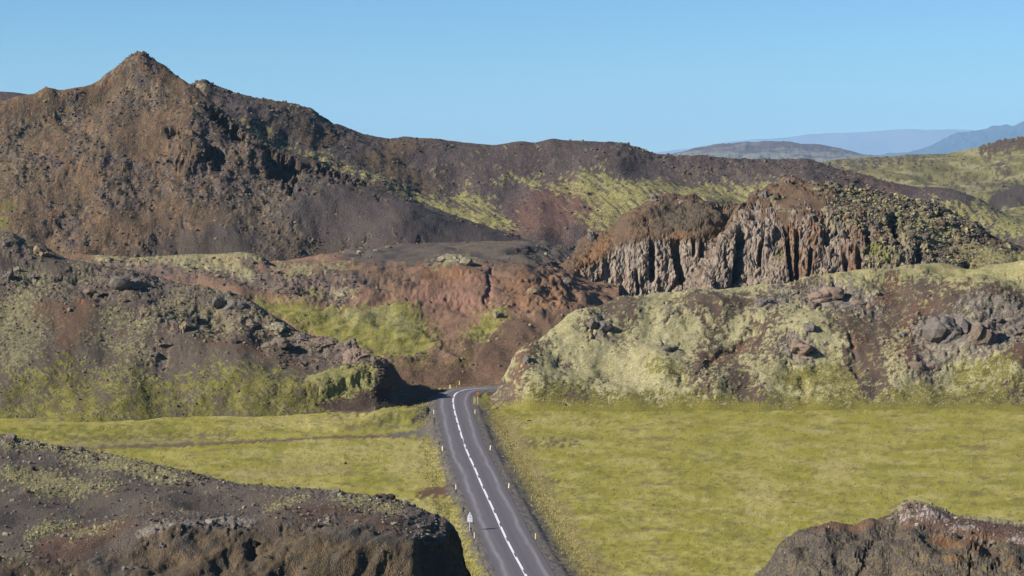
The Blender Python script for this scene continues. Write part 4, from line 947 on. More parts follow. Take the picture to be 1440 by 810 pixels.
bc = mix(bc, srgb(116, 78, 62), 0.8 * sst(0.3, 1.0, p.stroke([[(740, 490, 8), (725, 540, 10)], [(1060, 470, 6), (990, 510, 8)], [(1255, 400, 14), (1240, 415, 12)], [(1300, 430, 12), (1260, 480, 16), (1290, 520, 12)], [(1210, 480, 12)], (1430, 500, 12)], 6, 16) + 0.2 * fm))
bc = mix(bc, srgb(140, 138, 88), 0.8 * sst(1.0, 1.5, p.n('rough2', 5, 4, 14)))
c = mix(mc, bc, bare)
rc = base2(p, srgb(132, 118, 108), srgb(112, 100, 94), fm + 0.6 * fr)
rc = mix(rc, srgb(150, 122, 106), 0.8 * sst(0.3, 0.9, p.stroke([(1150, 420, 12), (1220, 432, 14), (1130, 492, 12), (1300, 490, 12), (1375, 470, 6)], 5, 14)))
rc = mix(rc, srgb(156, 154, 132), 0.75 * sst(0.5, 1.0, p.n('rough', 4, 4, 15)))
c = mix(c, rc, rock)
c = mix(c, srgb(110, 92, 82), 0.6 * sst(0.4, 0.8, p.stroke([[(700, 560, 7), (720, 545, 7)]], 3, 10)))
cush = np.clip(1 - bare - rock, 0, 1)
p.displace(cush * (0.16 + 0.05 * p.n('soft', 4, 4, 16) + 0.012 * p.n('rough', 2.0, 2.0, 17)) + 0.012 * bare * fr)
right_hill = p
c = mix(c, base2(p, srgb(120, 118, 42), srgb(134, 129, 54), fm + 0.4 * fr), sst(562, 577, p.py + 3 * fm + 1.5 * fr) * sst(700, 715, p.px))
p.finish('hill', c, M_TERR, kind='structure', label='right hill thickly covered in pale moss with bare red gullies and outcrops')
scatter('hill_stones', p, rock + bare * 0.5 + 0.02, 2600, (0.12, 0.4), [srgb(128, 116, 106), srgb(110, 98, 92), srgb(156, 154, 128), srgb(120, 92, 78), srgb(162, 160, 116)], M_ROCKS, 9, label='loose stones over the bare gullies of the right hill')
scatter('moss_lumps', p, cush * (0.7 + 0.2 * low) * (p.py < 566), 6000, (0.08, 0.3), [srgb(166, 164, 112), srgb(150, 148, 90), srgb(128, 128, 56), srgb(174, 172, 126)], M_GRASS, 19, shapes=[rock_shape(I1, 440 + k, 2, 0.14) for k in range(5)], flat=0.5, sink=0.0, label='pale moss cushions over the right hill')

# ------------------------------------------------------------------ foreground ridge, left
rim = [(-420, 585, 176), (-260, 585, 176), (-80, 603, 174), (0, 611, 172), (12, 610, 172), (28, 617, 172), (50, 622, 171), (100, 631, 170), (140, 637, 168), (170, 641, 166), (220, 653, 163), (260, 663, 160), (300, 673, 157), (340, 681, 155), (420, 688, 152), (470, 691, 150), (500, 695, 150), (530, 699, 149), (552, 701, 149), (575, 709, 148), (600, 720, 147), (620, 727, 146.5), (632, 735, 146), (640, 742, 146), (646, 756, 146), (652, 775, 146), (658, 792, 146), (664, 815, 146), (668, 850, 146), (675, 980, 146)]
p = Patch([[(-420, 1010, 98), (-260, 1010, 98), (0, 1010, 100), (300, 1010, 108), (500, 1010, 116), (590, 1010, 121), (620, 1010, 126), (645, 1015, 134), (668, 1015, 140), (675, 1020, 142)],
           [(-420, 880, 112), (-260, 880, 112), (0, 880, 113), (200, 880, 118), (400, 870, 124), (540, 860, 129), (585, 860, 131), (610, 865, 134), (640, 880, 139), (660, 900, 143), (668, 930, 144), (675, 1000, 144.5)],
           [(-420, 800, 124), (-260, 800, 124), (0, 805, 124), (100, 800, 126), (200, 790, 128), (300, 775, 131), (420, 768, 133), (520, 768, 134), (580, 775, 134.5), (600, 785, 136), (622, 795, 139), (645, 815, 142.5), (658, 840, 144.5), (668, 890, 145), (675, 990, 145)],
           [(-420, 740, 132), (-260, 740, 132), (0, 752, 132), (120, 755, 132), (200, 745, 133), (260, 737, 135), (330, 733, 137), (420, 733, 138), (500, 738, 138), (560, 744, 138), (590, 752, 138.5), (612, 758, 140), (632, 775, 143), (648, 798, 144.5), (658, 822, 145.3), (668, 870, 145.5), (675, 985, 145.5)],
           [(-420, 670, 148), (-260, 670, 148), (0, 690, 148), (120, 700, 147), (250, 708, 146), (350, 712, 145), (450, 714, 144), (530, 720, 143), (580, 732, 142.5), (605, 740, 143), (625, 748, 144), (640, 764, 145), (650, 785, 145.6), (660, 810, 145.8), (668, 860, 145.8), (675, 982, 145.8)],
           rim,
           [(-420, 640, 190), (-260, 640, 190), (0, 660, 186), (140, 680, 182), (300, 715, 170), (500, 735, 162), (600, 760, 156), (640, 790, 152), (675, 985, 149)]], -420, 675, 2.0, 1.5, step=0.42)
slope = sst(-6, 10, p.py - np.interp(p.px, [-260, 60, 150, 200, 250, 330, 420, 500, 560, 590, 615, 640, 660], [790, 795, 780, 755, 742, 738, 737, 742, 748, 755, 755, 745, 770]) + 6 * p.pn('rough', 40, 30))
rimrk = sst(0.35, 0.8, p.stroke([[(0, 618, 9), (60, 632, 9), (120, 640, 7)], [(260, 668, 5), (400, 688, 5), (500, 698, 8), (560, 712, 12), (610, 730, 12), (636, 745, 10)], [(210, 745, 6), (260, 738, 6), (310, 736, 7), (350, 740, 6)], [(440, 735, 7), (470, 730, 6)], [(190, 660, 8), (270, 672, 6)], [(600, 755, 8), (575, 748, 6)]], 6, 16, 5) + 0.15 * p.n('rough', 1.5, 1.5, 2))
p.displace(p.cf * p.n('soft', 12, 12, 1) * 0.16 + p.n('mid', 3.5, 3.5, 2) * 0.015)
ck = -np.exp(-(samp('crack', p.s / 1.7 + 0.2 * p.n('mid', 3, 3, 1), p.t / 2) / 0.10) ** 2)
p.displace(slope * (p.n('soft', 4.5, 7, 3) * 0.10 + p.n('mid2', 2, 3, 4) * 0.02 + p.n('rough', 1.4, 1.8, 5) * 0.010 + (samp('cell', p.s / 2.6 + 0.3 * p.n('mid', 3, 3, 6), p.t / 3) - 0.5) * 0.07) + rimrk * ((samp('cell', p.s / 0.8, p.t / 0.8) - 0.4) * 0.09 + p.n('rough', 1, 1, 7) * 0.008 + 0.04))
p.displace(-0.25 * p.blob(356, 768, 6, 13, 0.1, 1, 40) - 0.10 * p.stroke([[(322, 740, 2), (318, 775, 3), (326, 800, 3)], [(345, 740, 2), (332, 760, 2)], [(410, 765, 2), (398, 800, 3)], [(545, 780, 2), (535, 812, 3)], [(400, 742, 2), (395, 760, 3)]], 3, 40))
f1 = p.n('fine', 1.0, 1.0, 8); fr = p.n('rough', 1.2, 1.2, 9); fm = p.n('mid', 4, 4, 10)
c = base2(p, srgb(98, 88, 82), srgb(112, 98, 88), 0.7 * p.pn('fine', 7, 3, 0, 11) + 0.4 * fm)
c = mix(c, srgb(116, 84, 66), 0.7 * sst(0.3, 0.9, p.stroke([[(60, 770, 16), (100, 755, 16), (170, 738, 12)], [(380, 712, 8), (440, 722, 10), (500, 725, 8), (560, 735, 10)], [(230, 728, 8), (180, 735, 6)], [(60, 790, 14), (120, 770, 14)], (205, 660, 5), (250, 700, 5)], 8, 20, 3) + 0.25 * fm))
bc = base2(p, srgb(116, 95, 72), srgb(96, 83, 68), 0.7 * fm + 0.6 * fr)
bc = mix(bc, srgb(92, 84, 72), 0.8 * sst(0.2, 1.2, p.n('mid2', 3, 4, 12)))
bc = mix(bc, srgb(126, 100, 72), 0.6 * sst(0.5, 1.3, p.n('rough2', 2.5, 3.5, 13)))
bc = mix(bc, srgb(90, 86, 78), 0.85 * sst(0.3, 0.8, p.stroke([[(465, 750, 8), (520, 757, 9), (560, 765, 5)], [(130, 790, 14), (170, 800, 18)], [(260, 765, 14)]], 5, 14)))
bc = mix(bc, srgb(76, 66, 58), 0.75 * sst(0.4, 0.8, p.stroke([[(600, 770, 14), (620, 800, 30), (640, 850, 30)]], 6, 16)))  # shadowed right-hand face darkened in the colour
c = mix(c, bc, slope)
c = mix(c, base2(p, srgb(132, 118, 108), srgb(98, 90, 86), fr), rimrk * 0.85)
lich = sst(0.45, 0.7, p.stroke([[(10, 668, 10), (40, 672, 10), (70, 672, 10), (110, 680, 8)], [(40, 690, 6), (110, 690, 7), (160, 680, 6)], [(90, 648, 6), (120, 648, 6), (130, 655, 8), (170, 655, 10), (200, 660, 12), (240, 670, 9), (260, 672, 5)], [(150, 640, 6), (190, 648, 7)], [(40, 755, 6), (60, 745, 7), (80, 740, 6), (105, 738, 5)], [(95, 752, 4), (120, 748, 5), (145, 742, 4), (165, 735, 4)], [(230, 640, 4), (10, 625, 8)], [(470, 704, 5), (500, 707, 8), (520, 703, 5)], [(430, 700, 4), (380, 712, 4)], [(560, 716, 8), (530, 712, 5)], (10, 790, 6), (35, 800, 6), (150, 690, 6), (100, 640, 5), (220, 716, 4), (260, 717, 4), (40, 782, 6), (25, 785, 4), (250, 721, 3), (175, 722, 3), (55, 701, 3), (105, 717, 3)], 6, 12, 91, 0.9) * 0.95 + 0.16 * fr + 0.10 * f1 - 0.02)
c = mix(c, base2(p, srgb(162, 160, 106), srgb(138, 134, 90), fr + 0.5 * f1), lich * 0.95)
c = mix(c, srgb(166, 152, 142), 0.8 * sst(0.45, 0.8, p.stroke([[(195, 750, 3), (240, 742, 4), (290, 735, 4), (350, 733, 3)], [(300, 730, 3), (360, 732, 2)]], 3, 8) + 0.2 * f1))
p.displace(lich * (0.035 + 0.006 * fr) + 0.002 * f1)
fore_left = p
p.finish('foreground_ridge', c, mat= M_TERR if False else terrain_mat('terrain_foreground', 0.12, 0.55, 0.9, 0.5), kind='structure', label='dark gravelly foreground ridge with a steep earthy bank, lower left')
M_GRIT = terrain_mat('grit', 0.1, 0.4, 0.5, 0.3)
scatter('ridge_gravel', p, (1 - slope) * 1.0 + rimrk * 2 + 0.12, 5500, (0.045, 0.26), [srgb(98, 92, 88), srgb(128, 120, 112), srgb(112, 90, 78), srgb(86, 78, 74), srgb(150, 144, 122)], M_GRIT, 10, label='small loose stones on the foreground ridge')
scatter('moss_lumps', p, lich, 2200, (0.05, 0.17), [srgb(162, 160, 108), srgb(142, 140, 90), srgb(152, 150, 112)], M_GRIT, 20, shapes=[rock_shape(I1, 460 + k, 2, 0.14) for k in range(5)], flat=0.6, sink=0.1, label='pale moss cushions on the foreground ridge')

# ------------------------------------------------------------------ foreground rock, right
rim = [(1020, 850, 122), (1045, 822, 122), (1058, 812, 122), (1075, 792, 121), (1092, 775, 121), (1098, 764, 121), (1110, 759, 121), (1125, 753, 121), (1145, 746.5, 121), (1160, 746, 121), (1180, 743, 121), (1200, 741, 121), (1222, 739, 121), (1240, 733, 121), (1258, 728, 121), (1268, 722, 121), (1278, 715, 122), (1290, 716, 122), (1310, 720, 122), (1350, 726, 122), (1380, 730, 122), (1440, 731, 122), (1550, 738, 122), (1700, 748, 122), (1860, 748, 122)]
p = Patch([[(1020, 1010, 100), (1300, 1010, 97), (1700, 1010, 94), (1860, 1010, 94)],
           [(1020, 900, 112), (1060, 880, 112), (1200, 870, 108), (1700, 870, 104), (1860, 870, 104)],
           [(1020, 870, 117), (1060, 830, 117), (1100, 795, 115.5), (1150, 785, 114), (1240, 785, 113), (1320, 790, 112), (1440, 800, 110), (1700, 800, 110), (1860, 800, 110)],
           [(1020, 858, 120), (1055, 818, 120), (1080, 795, 119), (1102, 768, 119), (1150, 752, 118.5), (1200, 747, 118.5), (1240, 740, 118.5), (1300, 740, 117.5), (1350, 748, 116.5), (1400, 758, 115.5), (1440, 760, 115), (1700, 765, 115), (1860, 765, 115)],
           rim,
           [(1020, 900, 132), (1100, 820, 134), (1200, 790, 136), (1300, 765, 138), (1440, 770, 140), (1700, 790, 140), (1860, 790, 140)]], 1020, 1860, 2.0, 1.4, step=0.4)
topz = sst(3, -3, p.py - np.interp(p.px, [1020, 1240, 1265, 1290, 1340, 1400, 1440, 1700], [0, 0, 738, 740, 750, 760, 765, 770]) + 2 * p.pn('rough', 12, 8))
p.displace(p.n('soft', 8, 8, 1) * 0.15)
p.displace((1 - topz) * (p.n('soft', 2.5, 6, 2) * 0.12 + (samp('cell', p.s / 1.9 + 0.3 * p.n('mid', 3, 3, 6), p.t / 4) - 0.5) * 0.16 + p.n('rough', 1, 1.6, 3) * 0.010) + topz * ((samp('cell', p.s / 0.5, p.t / 0.5) - 0.4) * 0.10 + p.n('rough', 0.8, 0.8, 4) * 0.01))
p.displace(-0.22 * p.stroke([[(1228, 755, 3), (1215, 790, 5), (1205, 820, 4)], [(1370, 775, 2), (1365, 812, 2)], [(1410, 778, 3), (1395, 800, 2)]], 3, 40) + (1 - topz) * (p.n('rough', 0.7, 1.6, 14) * 0.012 - 0.06 * np.exp(-(samp('crack', p.s / 1.3 + 0.3 * p.n('mid', 3, 3, 8), p.t / 4) / 0.07) ** 2)))
f1 = p.n('fine', 0.8, 0.8, 8); fr = p.n('rough', 1, 1.4, 9); fm = p.n('mid', 3, 4, 10)
c = base2(p, srgb(104, 92, 80), srgb(86, 80, 76), 0.8 * fm + 0.5 * fr)
c = mix(c, srgb(128, 108, 76), 0.75 * sst(0.4, 1.2, p.pn('mid', 30, 18, 0, 5) + 0.3 * fr) * sst(1240, 1330, p.px + (p.py - 740)))
c = mix(c, srgb(150, 96, 54), 0.8 * sst(0.4, 0.9, p.stroke([[(1315, 755, 8), (1350, 768, 9), (1390, 775, 6)], (1340, 790, 8), (1420, 790, 8)], 5, 12) + 0.2 * fr))
c = mix(c, srgb(126, 120, 84), 0.5 * sst(0.7, 1.4, p.pn('rough', 14, 30, -0.2, 6)))
c = mix(c, srgb(70, 64, 60), 0.7 * sst(0.6, 1.3, p.pn('rough2', 6, 34, 0.25, 16)))
c = mix(c, srgb(136, 118, 88), 0.5 * sst(0.7, 1.4, p.pn('rough', 5, 26, 0.2, 18)))
tc_ = base2(p, srgb(104, 80, 74), srgb(120, 92, 78), fr)
tc_ = mix(tc_, srgb(140, 104, 78), sst(0.4, 0.9, p.stroke([[(1340, 744, 4), (1380, 752, 5), (1420, 764, 6)]], 3, 8) + 0.2 * f1))
tc_ = mix(tc_, srgb(178, 168, 162), sst(0.5, 0.9, p.stroke([[(1262, 730, 3), (1290, 726, 4), (1330, 732, 2.5)], [(1340, 742, 4), (1370, 743, 3)], [(1320, 748, 3), (1370, 758, 4), (1400, 765, 3)], [(1420, 755, 5), (1440, 760, 4)]], 3, 6) * 0.8 + 0.25 * f1))
c = mix(c, tc_, topz)
rimm = sst(4.5, 1.0, p.py - np.interp(p.px, [r[0] for r in rim], [r[1] for r in rim])) * sst(1258, 1275, p.px)
c = mix(c, srgb(164, 160, 118), rimm * 0.9)
c = mix(c, srgb(122, 84, 64), 0.7 * sst(5, 1.5, p.py - np.interp(p.px, [r[0] for r in rim], [r[1] for r in rim])) * sst(1262, 1200, p.px) * sst(1130, 1160, p.px))
p.displace(rimm * (0.05 + 0.02 * fr) + 0.003 * f1)
fore_right = p
p.finish('foreground_rock', c, smooth=False, mat=bpy.data.materials['terrain_foreground'], kind='structure', label='brown rock bluff in the lower right corner with a reddish top')
scatter('rock_gravel', p, topz * 1.0 + 0.03, 800, (0.04, 0.2), [srgb(150, 132, 124), srgb(110, 76, 66), srgb(170, 164, 150), srgb(92, 84, 80)], M_GRIT, 11, label='small loose stones on the lower right bluff')
# ------------------------------------------------------------------ single boulders and outcrops
def rock_mat(name, c1, c2, lich, amt):
    """stone with procedural mottling, cracks and pale lichen patches"""
    m, nt, b = new_mat(name)
    N, Lk = nt.nodes, nt.links
    geo = N.new('ShaderNodeNewGeometry')
    n1 = N.new('ShaderNodeTexNoise'); n1.inputs['Scale'].default_value = 1.6; n1.inputs['Detail'].default_value = 6; n1.inputs['Roughness'].default_value = 0.7
    n2 = N.new('ShaderNodeTexNoise'); n2.inputs['Scale'].default_value = 0.9; n2.inputs['Detail'].default_value = 8; n2.inputs['Roughness'].default_value = 0.75
    vo = N.new('ShaderNodeTexVoronoi'); vo.feature = 'DISTANCE_TO_EDGE'; vo.inputs['Scale'].default_value = 1.0
    for n in (n1, n2, vo): Lk.new(geo.outputs['Position'], n.inputs['Vector'])
    r1 = N.new('ShaderNodeValToRGB')
    r1.color_ramp.elements[0].position = 0.35; r1.color_ramp.elements[0].color = (*c1, 1)
    r1.color_ramp.elements[1].position = 0.65; r1.color_ramp.elements[1].color = (*c2, 1)
    Lk.new(n1.outputs[0], r1.inputs[0])
    r2 = N.new('ShaderNodeValToRGB')
    r2.color_ramp.elements[0].position = 0.62 - amt; r2.color_ramp.elements[0].color = (0, 0, 0, 1)
    r2.color_ramp.elements[1].position = 0.70 - amt; r2.color_ramp.elements[1].color = (1, 1, 1, 1)
    Lk.new(n2.outputs[0], r2.inputs[0])
    mx = N.new('ShaderNodeMix'); mx.data_type = 'RGBA'
    Lk.new(r2.outputs[0], mx.inputs['Factor']); Lk.new(r1.outputs[0], mx.inputs['A']); mx.inputs['B'].default_value = (*lich, 1)
    Lk.new(mx.outputs['Result'], b.inputs['Base Color'])
    mr = N.new('ShaderNodeMapRange'); mr.inputs['From Max'].default_value = 0.06; Lk.new(vo.outputs[0], mr.inputs[0])
    ad = N.new('ShaderNodeMath'); ad.operation = 'MULTIPLY_ADD'; ad.inputs[1].default_value = 0.5
    Lk.new(mr.outputs[0], ad.inputs[0]); Lk.new(n1.outputs[0], ad.inputs[2])
    bp = N.new('ShaderNodeBump'); bp.inputs['Strength'].default_value = 0.6; bp.inputs['Distance'].default_value = 0.15
    Lk.new(ad.outputs[0], bp.inputs['Height']); Lk.new(bp.outputs[0], b.inputs['Normal'])
    return m


RM = {
    'grey': rock_mat('grey_lava', srgb(104, 98, 95), srgb(134, 125, 118), srgb(156, 154, 126), 0.03),
    'brown': rock_mat('brown_lava', srgb(112, 98, 89), srgb(140, 120, 106), srgb(156, 152, 122), 0.03),
    'tan': rock_mat('tan_rock', srgb(142, 120, 98), srgb(164, 140, 112), srgb(160, 152, 120), -0.06),
    'pale': rock_mat('lichen_rock', srgb(128, 120, 106), srgb(150, 142, 118), srgb(172, 170, 132), 0.10),
    'dark': rock_mat('dark_lava', srgb(54, 50, 50), srgb(78, 72, 70), srgb(110, 106, 90), -0.08),
    'pink': rock_mat('pink_rock', srgb(138, 116, 104), srgb(156, 130, 116), srgb(164, 158, 132), -0.02),
}
ROCK_ME = {}


def rock_mesh(variant, key):
    k = (variant, key)
    if k not in ROCK_ME:
        W = rock_shape(I3, 500 + variant, 15, 0.10)
        if variant >= 12:                               # outcrops: several blocks fused into one body
            r = np.random.default_rng(900 + variant)
            V, F = [], []
            for j in range(6):
                Wj = rock_shape(I2 if j else I3, 700 + variant * 10 + j, 9, 0.08)
                Fj = I2F if j else I3F
                s = r.uniform(0.45, 0.7) if j else 0.8
                c = np.array([r.uniform(-0.7, 0.7), r.uniform(-0.4, 0.3), r.uniform(-0.35, 0.3)]) if j else np.zeros(3)
                F.append(Fj + sum(len(v) for v in V)); V.append(Wj * s + c)
            ROCK_ME[k] = np_mesh('rock', np.concatenate(V), np.concatenate(F), RM[key], None, False)
        else:
            ROCK_ME[k] = np_mesh('rock', W, I3F, RM[key], None, False)
    return ROCK_ME[k]


rr = random.Random(5)


def boulder(patch, px, py, w, h, key, label, name='boulder', variant=None, group=None, sink=0.0, tilt=0.15):
    P, N, _ = patch.at(px, py)
    m = P[1] / FPX
    v = rr.randrange(10) if variant is None else variant
    o = link(name, rock_mesh(v, key), label=label, cat='outcrop' if name == 'rock_outcrop' else 'boulder' if name == 'boulder' else 'stone', group=group)
    sx, sz = w * m * 0.58, max(h, w * 0.55) * m * 0.58
    o.location = (P[0], P[1] + sx * 0.35, P[2] + (h * m * 0.58 - sz) + sz * (0.12 - sink))
    o.scale = (sx, (sx + sz) * 0.5, sz * 1.15)
    o.rotation_euler = (rr.uniform(-tilt, tilt), rr.uniform(-tilt, tilt), rr.uniform(-0.5, 0.5))
    return o


G1 = 'boulders on the left hill'
B = lambda *a, **k: boulder(left_hill, *a, group=G1, **k)
B(57, 358, 26, 24, 'tan', 'big tan boulder with a black shadow near the top left of the left hill')
B(8, 345, 26, 14, 'grey', 'flat grey rock at the left edge on the crest of the left hill')
B(25, 381, 12, 9, 'pale', 'small pale stone below the big tan boulder on the left hill')
B(12, 392, 16, 16, 'grey', 'grey boulder at the left edge just below the crest of the left hill')
B(44, 392, 12, 14, 'grey', 'upright grey block in the cluster under the big tan boulder')
B(75, 396, 20, 14, 'brown', 'reddish brown block at the right end of the cluster under the tan boulder')
B(130, 416, 34, 20, 'brown', 'broad brown slab of lava at the left end of the rocky crest band')
B(180, 404, 48, 30, 'grey', 'large grey blue block of lava in the middle of the rocky crest band', variant=12, name='rock_outcrop')
B(172, 423, 15, 12, 'brown', 'rounded brown stone just under the large grey blue block')
B(203, 443, 18, 14, 'tan', 'tan boulder with a shaded right side in the middle of the left hill')
B(257, 465, 13, 20, 'tan', 'upright egg shaped tan boulder casting a black shadow on dark cinder')
B(272, 452, 24, 16, 'dark', 'dark block standing over the upright tan boulder')
B(320, 432, 46, 28, 'grey', 'large domed grey outcrop on the crest of the left hill', variant=13, name='rock_outcrop')
B(226, 484, 22, 16, 'brown', 'brown block above the small round stone in the middle of the cinder slope')
B(217, 500, 18, 12, 'grey', 'round grey stone ringed by green moss on the cinder slope')
B(97, 436, 9, 8, 'pale', 'lone small pale stone on bare red cinder of the left hill')
B(331, 481, 14, 10, 'dark', 'small dark block under the mossy ledges at the right of the cinder slope')
B(72, 596, 17, 7, 'grey', 'flat grey stone lying in green moss at the foot of the left hill')
B(352, 455, 30, 14, 'brown', 'long brown ledge right of the large domed outcrop on the crest')
B(385, 465, 34, 16, 'pale', 'lichen covered ledge in the middle of the descending crest')
B(392, 488, 40, 26, 'brown', 'brown outcrop with two dark hollows low on the descending crest', variant=14, name='rock_outcrop')
B(425, 478, 30, 16, 'grey', 'grey slab just above the outcrop with two dark hollows')
B(452, 492, 44, 26, 'brown', 'large smooth brown slab split by a diagonal crack', variant=3)
B(492, 484, 38, 20, 'brown', 'brown block with a dark top standing up behind the smooth slabs', variant=5)
B(500, 503, 46, 24, 'pink', 'pinkish smooth slab next to the last block of the crest', variant=7)
B(531, 512, 26, 24, 'brown', 'last square block at the right end of the crest above the black shadow', variant=8)
G2 = 'boulders on the red terrace'
B = lambda *a, **k: boulder(terrace, *a, group=G2, **k)
B(350, 364, 34, 9, 'pale', 'flat pale rock with a dark underside ending the mossy strip below the mountain')
B(357, 390, 22, 8, 'pale', 'flat lichen covered rock on the mossy bench behind the left hill')
B(403, 412, 36, 18, 'brown', 'rounded brown outcrop left of a dark hollow above the green moss slope', variant=15, name='rock_outcrop')
B(431, 413, 14, 9, 'dark', 'small dark rock in the hollow above the green moss slope')  # dark rock standing in for the shadow beside the outcrop
B(480, 415, 34, 12, 'pale', 'pale lichen topped rock above the left part of the green moss slope')
B(641, 366, 44, 18, 'pale', 'pale lichen covered outcrop on the rim of the red bluff', variant=16, name='rock_outcrop')
B(510, 357, 18, 9, 'pale', 'pale rock at the left end of the line under the dark scree')
B(528, 353, 14, 6, 'pale', 'small pale rock in the middle of the line under the dark scree')
B(546, 347, 20, 7, 'pale', 'pale rock at the right end of the line under the dark scree')
B(735, 354, 42, 12, 'dark', 'low dark lava lump on the grey flat above the red bluff', variant=17, name='rock_outcrop')
B(797, 398, 14, 12, 'grey', 'grey block beside the dark cleft where the terrace meets the cliff')
B(748, 412, 18, 14, 'tan', 'pale tan knob on the face of the red bluff')
B(700, 446, 16, 16, 'pale', 'mossy knob at the top of the small right moss patch below the bluff')
G3 = 'rocks on the cliffs'
B = lambda *a, **k: boulder(cliff_left, *a, group=G3, **k)
B(834, 336, 18, 24, 'grey', 'tilted grey horn of rock at the left foot of the brown dome', variant=6)
B(923, 281, 18, 15, 'grey', 'grey horn of rock on the left shoulder of the brown dome', variant=9)
B(955, 283, 24, 5, 'pale', 'thin pale ledge on top of the brown dome')
B = lambda *a, **k: boulder(cliff_right, *a, group=G3, **k)
B(1107, 255, 10, 10, 'brown', 'brown knob on the very top of the crag')
B(1146, 259, 12, 8, 'grey', 'small grey rock on the mossy crest right of the crag top')
B(1074, 275, 16, 14, 'grey', 'grey blocky tooth on the left shoulder of the crag')
B(1327, 298, 22, 12, 'dark', 'dark rock at the right end of the mossy crag crest')
B(1380, 328, 20, 12, 'dark', 'dark rock low on the far right shoulder of the crag')
G4 = 'outcrops on the right hill'
B = lambda *a, **k: boulder(right_hill, *a, group=G4, **k)
B(843, 461, 32, 26, 'grey', 'fractured grey outcrop in pale moss near the left end of the right hill', variant=13, name='rock_outcrop')
B(942, 491, 24, 15, 'grey', 'small dark grey outcrop alone in smooth pale moss', variant=12, name='rock_outcrop')
B(939, 441, 16, 11, 'pale', 'small pale outcrop under the bare patch near the hill crest')
B(1074, 429, 28, 16, 'grey', 'rounded grey rock below a long black shadow near the crest')
B(1107, 413, 34, 14, 'pale', 'moss capped ledge overhanging a black shadow near the crest')
B(1168, 420, 52, 30, 'pink', 'largest pinkish outcrop under the crest of the right hill', variant=14, name='rock_outcrop')
B(1145, 433, 22, 16, 'brown', 'smaller brown rock leaning on the left of the pinkish outcrop')
B(1222, 433, 48, 18, 'pink', 'long pinkish ledge right of the largest pinkish outcrop', variant=15, name='rock_outcrop')
B(1234, 415, 12, 12, 'pale', 'pale upright stone on the end of the long pinkish ledge')
B(1128, 494, 42, 26, 'pink', 'whitish rounded boulder with lichen in the middle of the right hill', variant=4)
B(1140, 466, 22, 18, 'grey', 'lichen grey rock just above the whitish rounded boulder')
B(1295, 463, 16, 18, 'grey', 'rounded grey boulder left of the large ribbed outcrop')
B(1272, 472, 12, 12, 'grey', 'small grey boulder lowest and leftmost of the pair on red soil')
B(1305, 476, 11, 14, 'pale', 'small pale stone touching the large ribbed outcrop')
B(1335, 475, 58, 60, 'grey', 'large ribbed grey outcrop with a dark notch on the right hill', variant=16, name='rock_outcrop')
B(1383, 478, 40, 52, 'brown', 'brown ribbed outcrop right of the dark notch', variant=17, name='rock_outcrop')
B(1300, 517, 44, 20, 'pink', 'low pinkish rock spreading at the foot of the ribbed outcrops', variant=12, name='rock_outcrop')
B(1402, 452, 24, 14, 'grey', 'grey block near the right edge above the brown ribbed outcrop')
B(1432, 470, 26, 20, 'grey', 'grey rock cut by the right edge of the picture on the right hill')
B(1360, 545, 14, 8, 'pale', 'pale mossy lump low on the right hill below the ribbed outcrops', name='boulder')
B(740, 508, 10, 24, 'grey', 'grey fin of rock beside the red gully at the left end of the right hill')
G5 = 'rocks on the foreground ridge'
B = lambda *a, **k: boulder(fore_left, *a, group=G5, **k)
B(12, 617, 22, 12, 'grey', 'grey boulder at the left edge on the rim of the foreground ridge')
B(37, 625, 16, 9, 'pale', 'lichen rock second from the left edge on the foreground rim')
B(54, 627, 14, 9, 'pale', 'lichen rock third from the left edge on the foreground rim')
B(84, 631, 15, 11, 'grey', 'blue grey boulder with a dark side on the foreground rim')
B(113, 633, 13, 10, 'grey', 'rounded blue grey boulder standing alone on the foreground rim')
B(151, 641, 20, 8, 'grey', 'low grey rock at the top of the foreground moss patch')
B(222, 673, 9, 8, 'pale', 'pale stone beside a darker one below the foreground moss patch')
B(233, 673, 9, 7, 'dark', 'dark stone beside a pale one below the foreground moss patch')
B(290, 694, 14, 5, 'grey', 'flat grey stone on the gravel right of the foreground moss')
B(136, 647, 9, 7, 'dark', 'small dark rock inside the upper part of the foreground moss patch')
B(417, 687, 10, 7, 'grey', 'small grey block on the rim in the middle of the foreground ridge')
B(476, 693, 16, 9, 'grey', 'grey rock on the foreground rim left of the dark rock pile')
B(538, 699, 28, 13, 'dark', 'dark rock pile on the foreground rim near the road', variant=13, name='rock_outcrop')
B(572, 709, 12, 9, 'grey', 'pointed grey rock on the rim just right of the dark rock pile')
B(503, 733, 13, 7, 'pale', 'pale flat stone with a black shadow in the middle of the bank top')
B(461, 734, 12, 8, 'grey', 'grey stone next to a dark hollow at the bank top')
B(446, 740, 12, 9, 'dark', 'dark rock in a hollow at the bank top')
B(555, 737, 10, 6, 'pale', 'small pale stone near the right end of the bank top')
B(358, 770, 13, 18, 'dark', 'dark rock set in a hollow of the brown earth bank')
B(307, 740, 12, 9, 'dark', 'dark rock at the left end of the pale ledge on the bank')
B(186, 799, 22, 8, 'grey', 'cluster of blue grey stones at the bottom of the earth bank', variant=12, name='rock_outcrop')
B(85, 790, 12, 7, 'grey', 'grey stone at the bottom left among brown grit')
B(229, 769, 12, 9, 'grey', 'blue grey stone half way up the earth bank')
B(19, 704, 10, 5, 'pale', 'flat pale stone at the far left of the foreground gravel')
B(6, 752, 11, 7, 'pale', 'pale stone at the left edge low on the foreground ridge')
B(592, 742, 18, 10, 'grey', 'grey ledge at the shaded right corner of the foreground ridge')
B = lambda *a, **k: boulder(fore_right, *a, group='rocks on the lower right bluff', **k)
B(1284, 721, 18, 12, 'pale', 'pale speckled rock on the highest point of the lower right bluff')
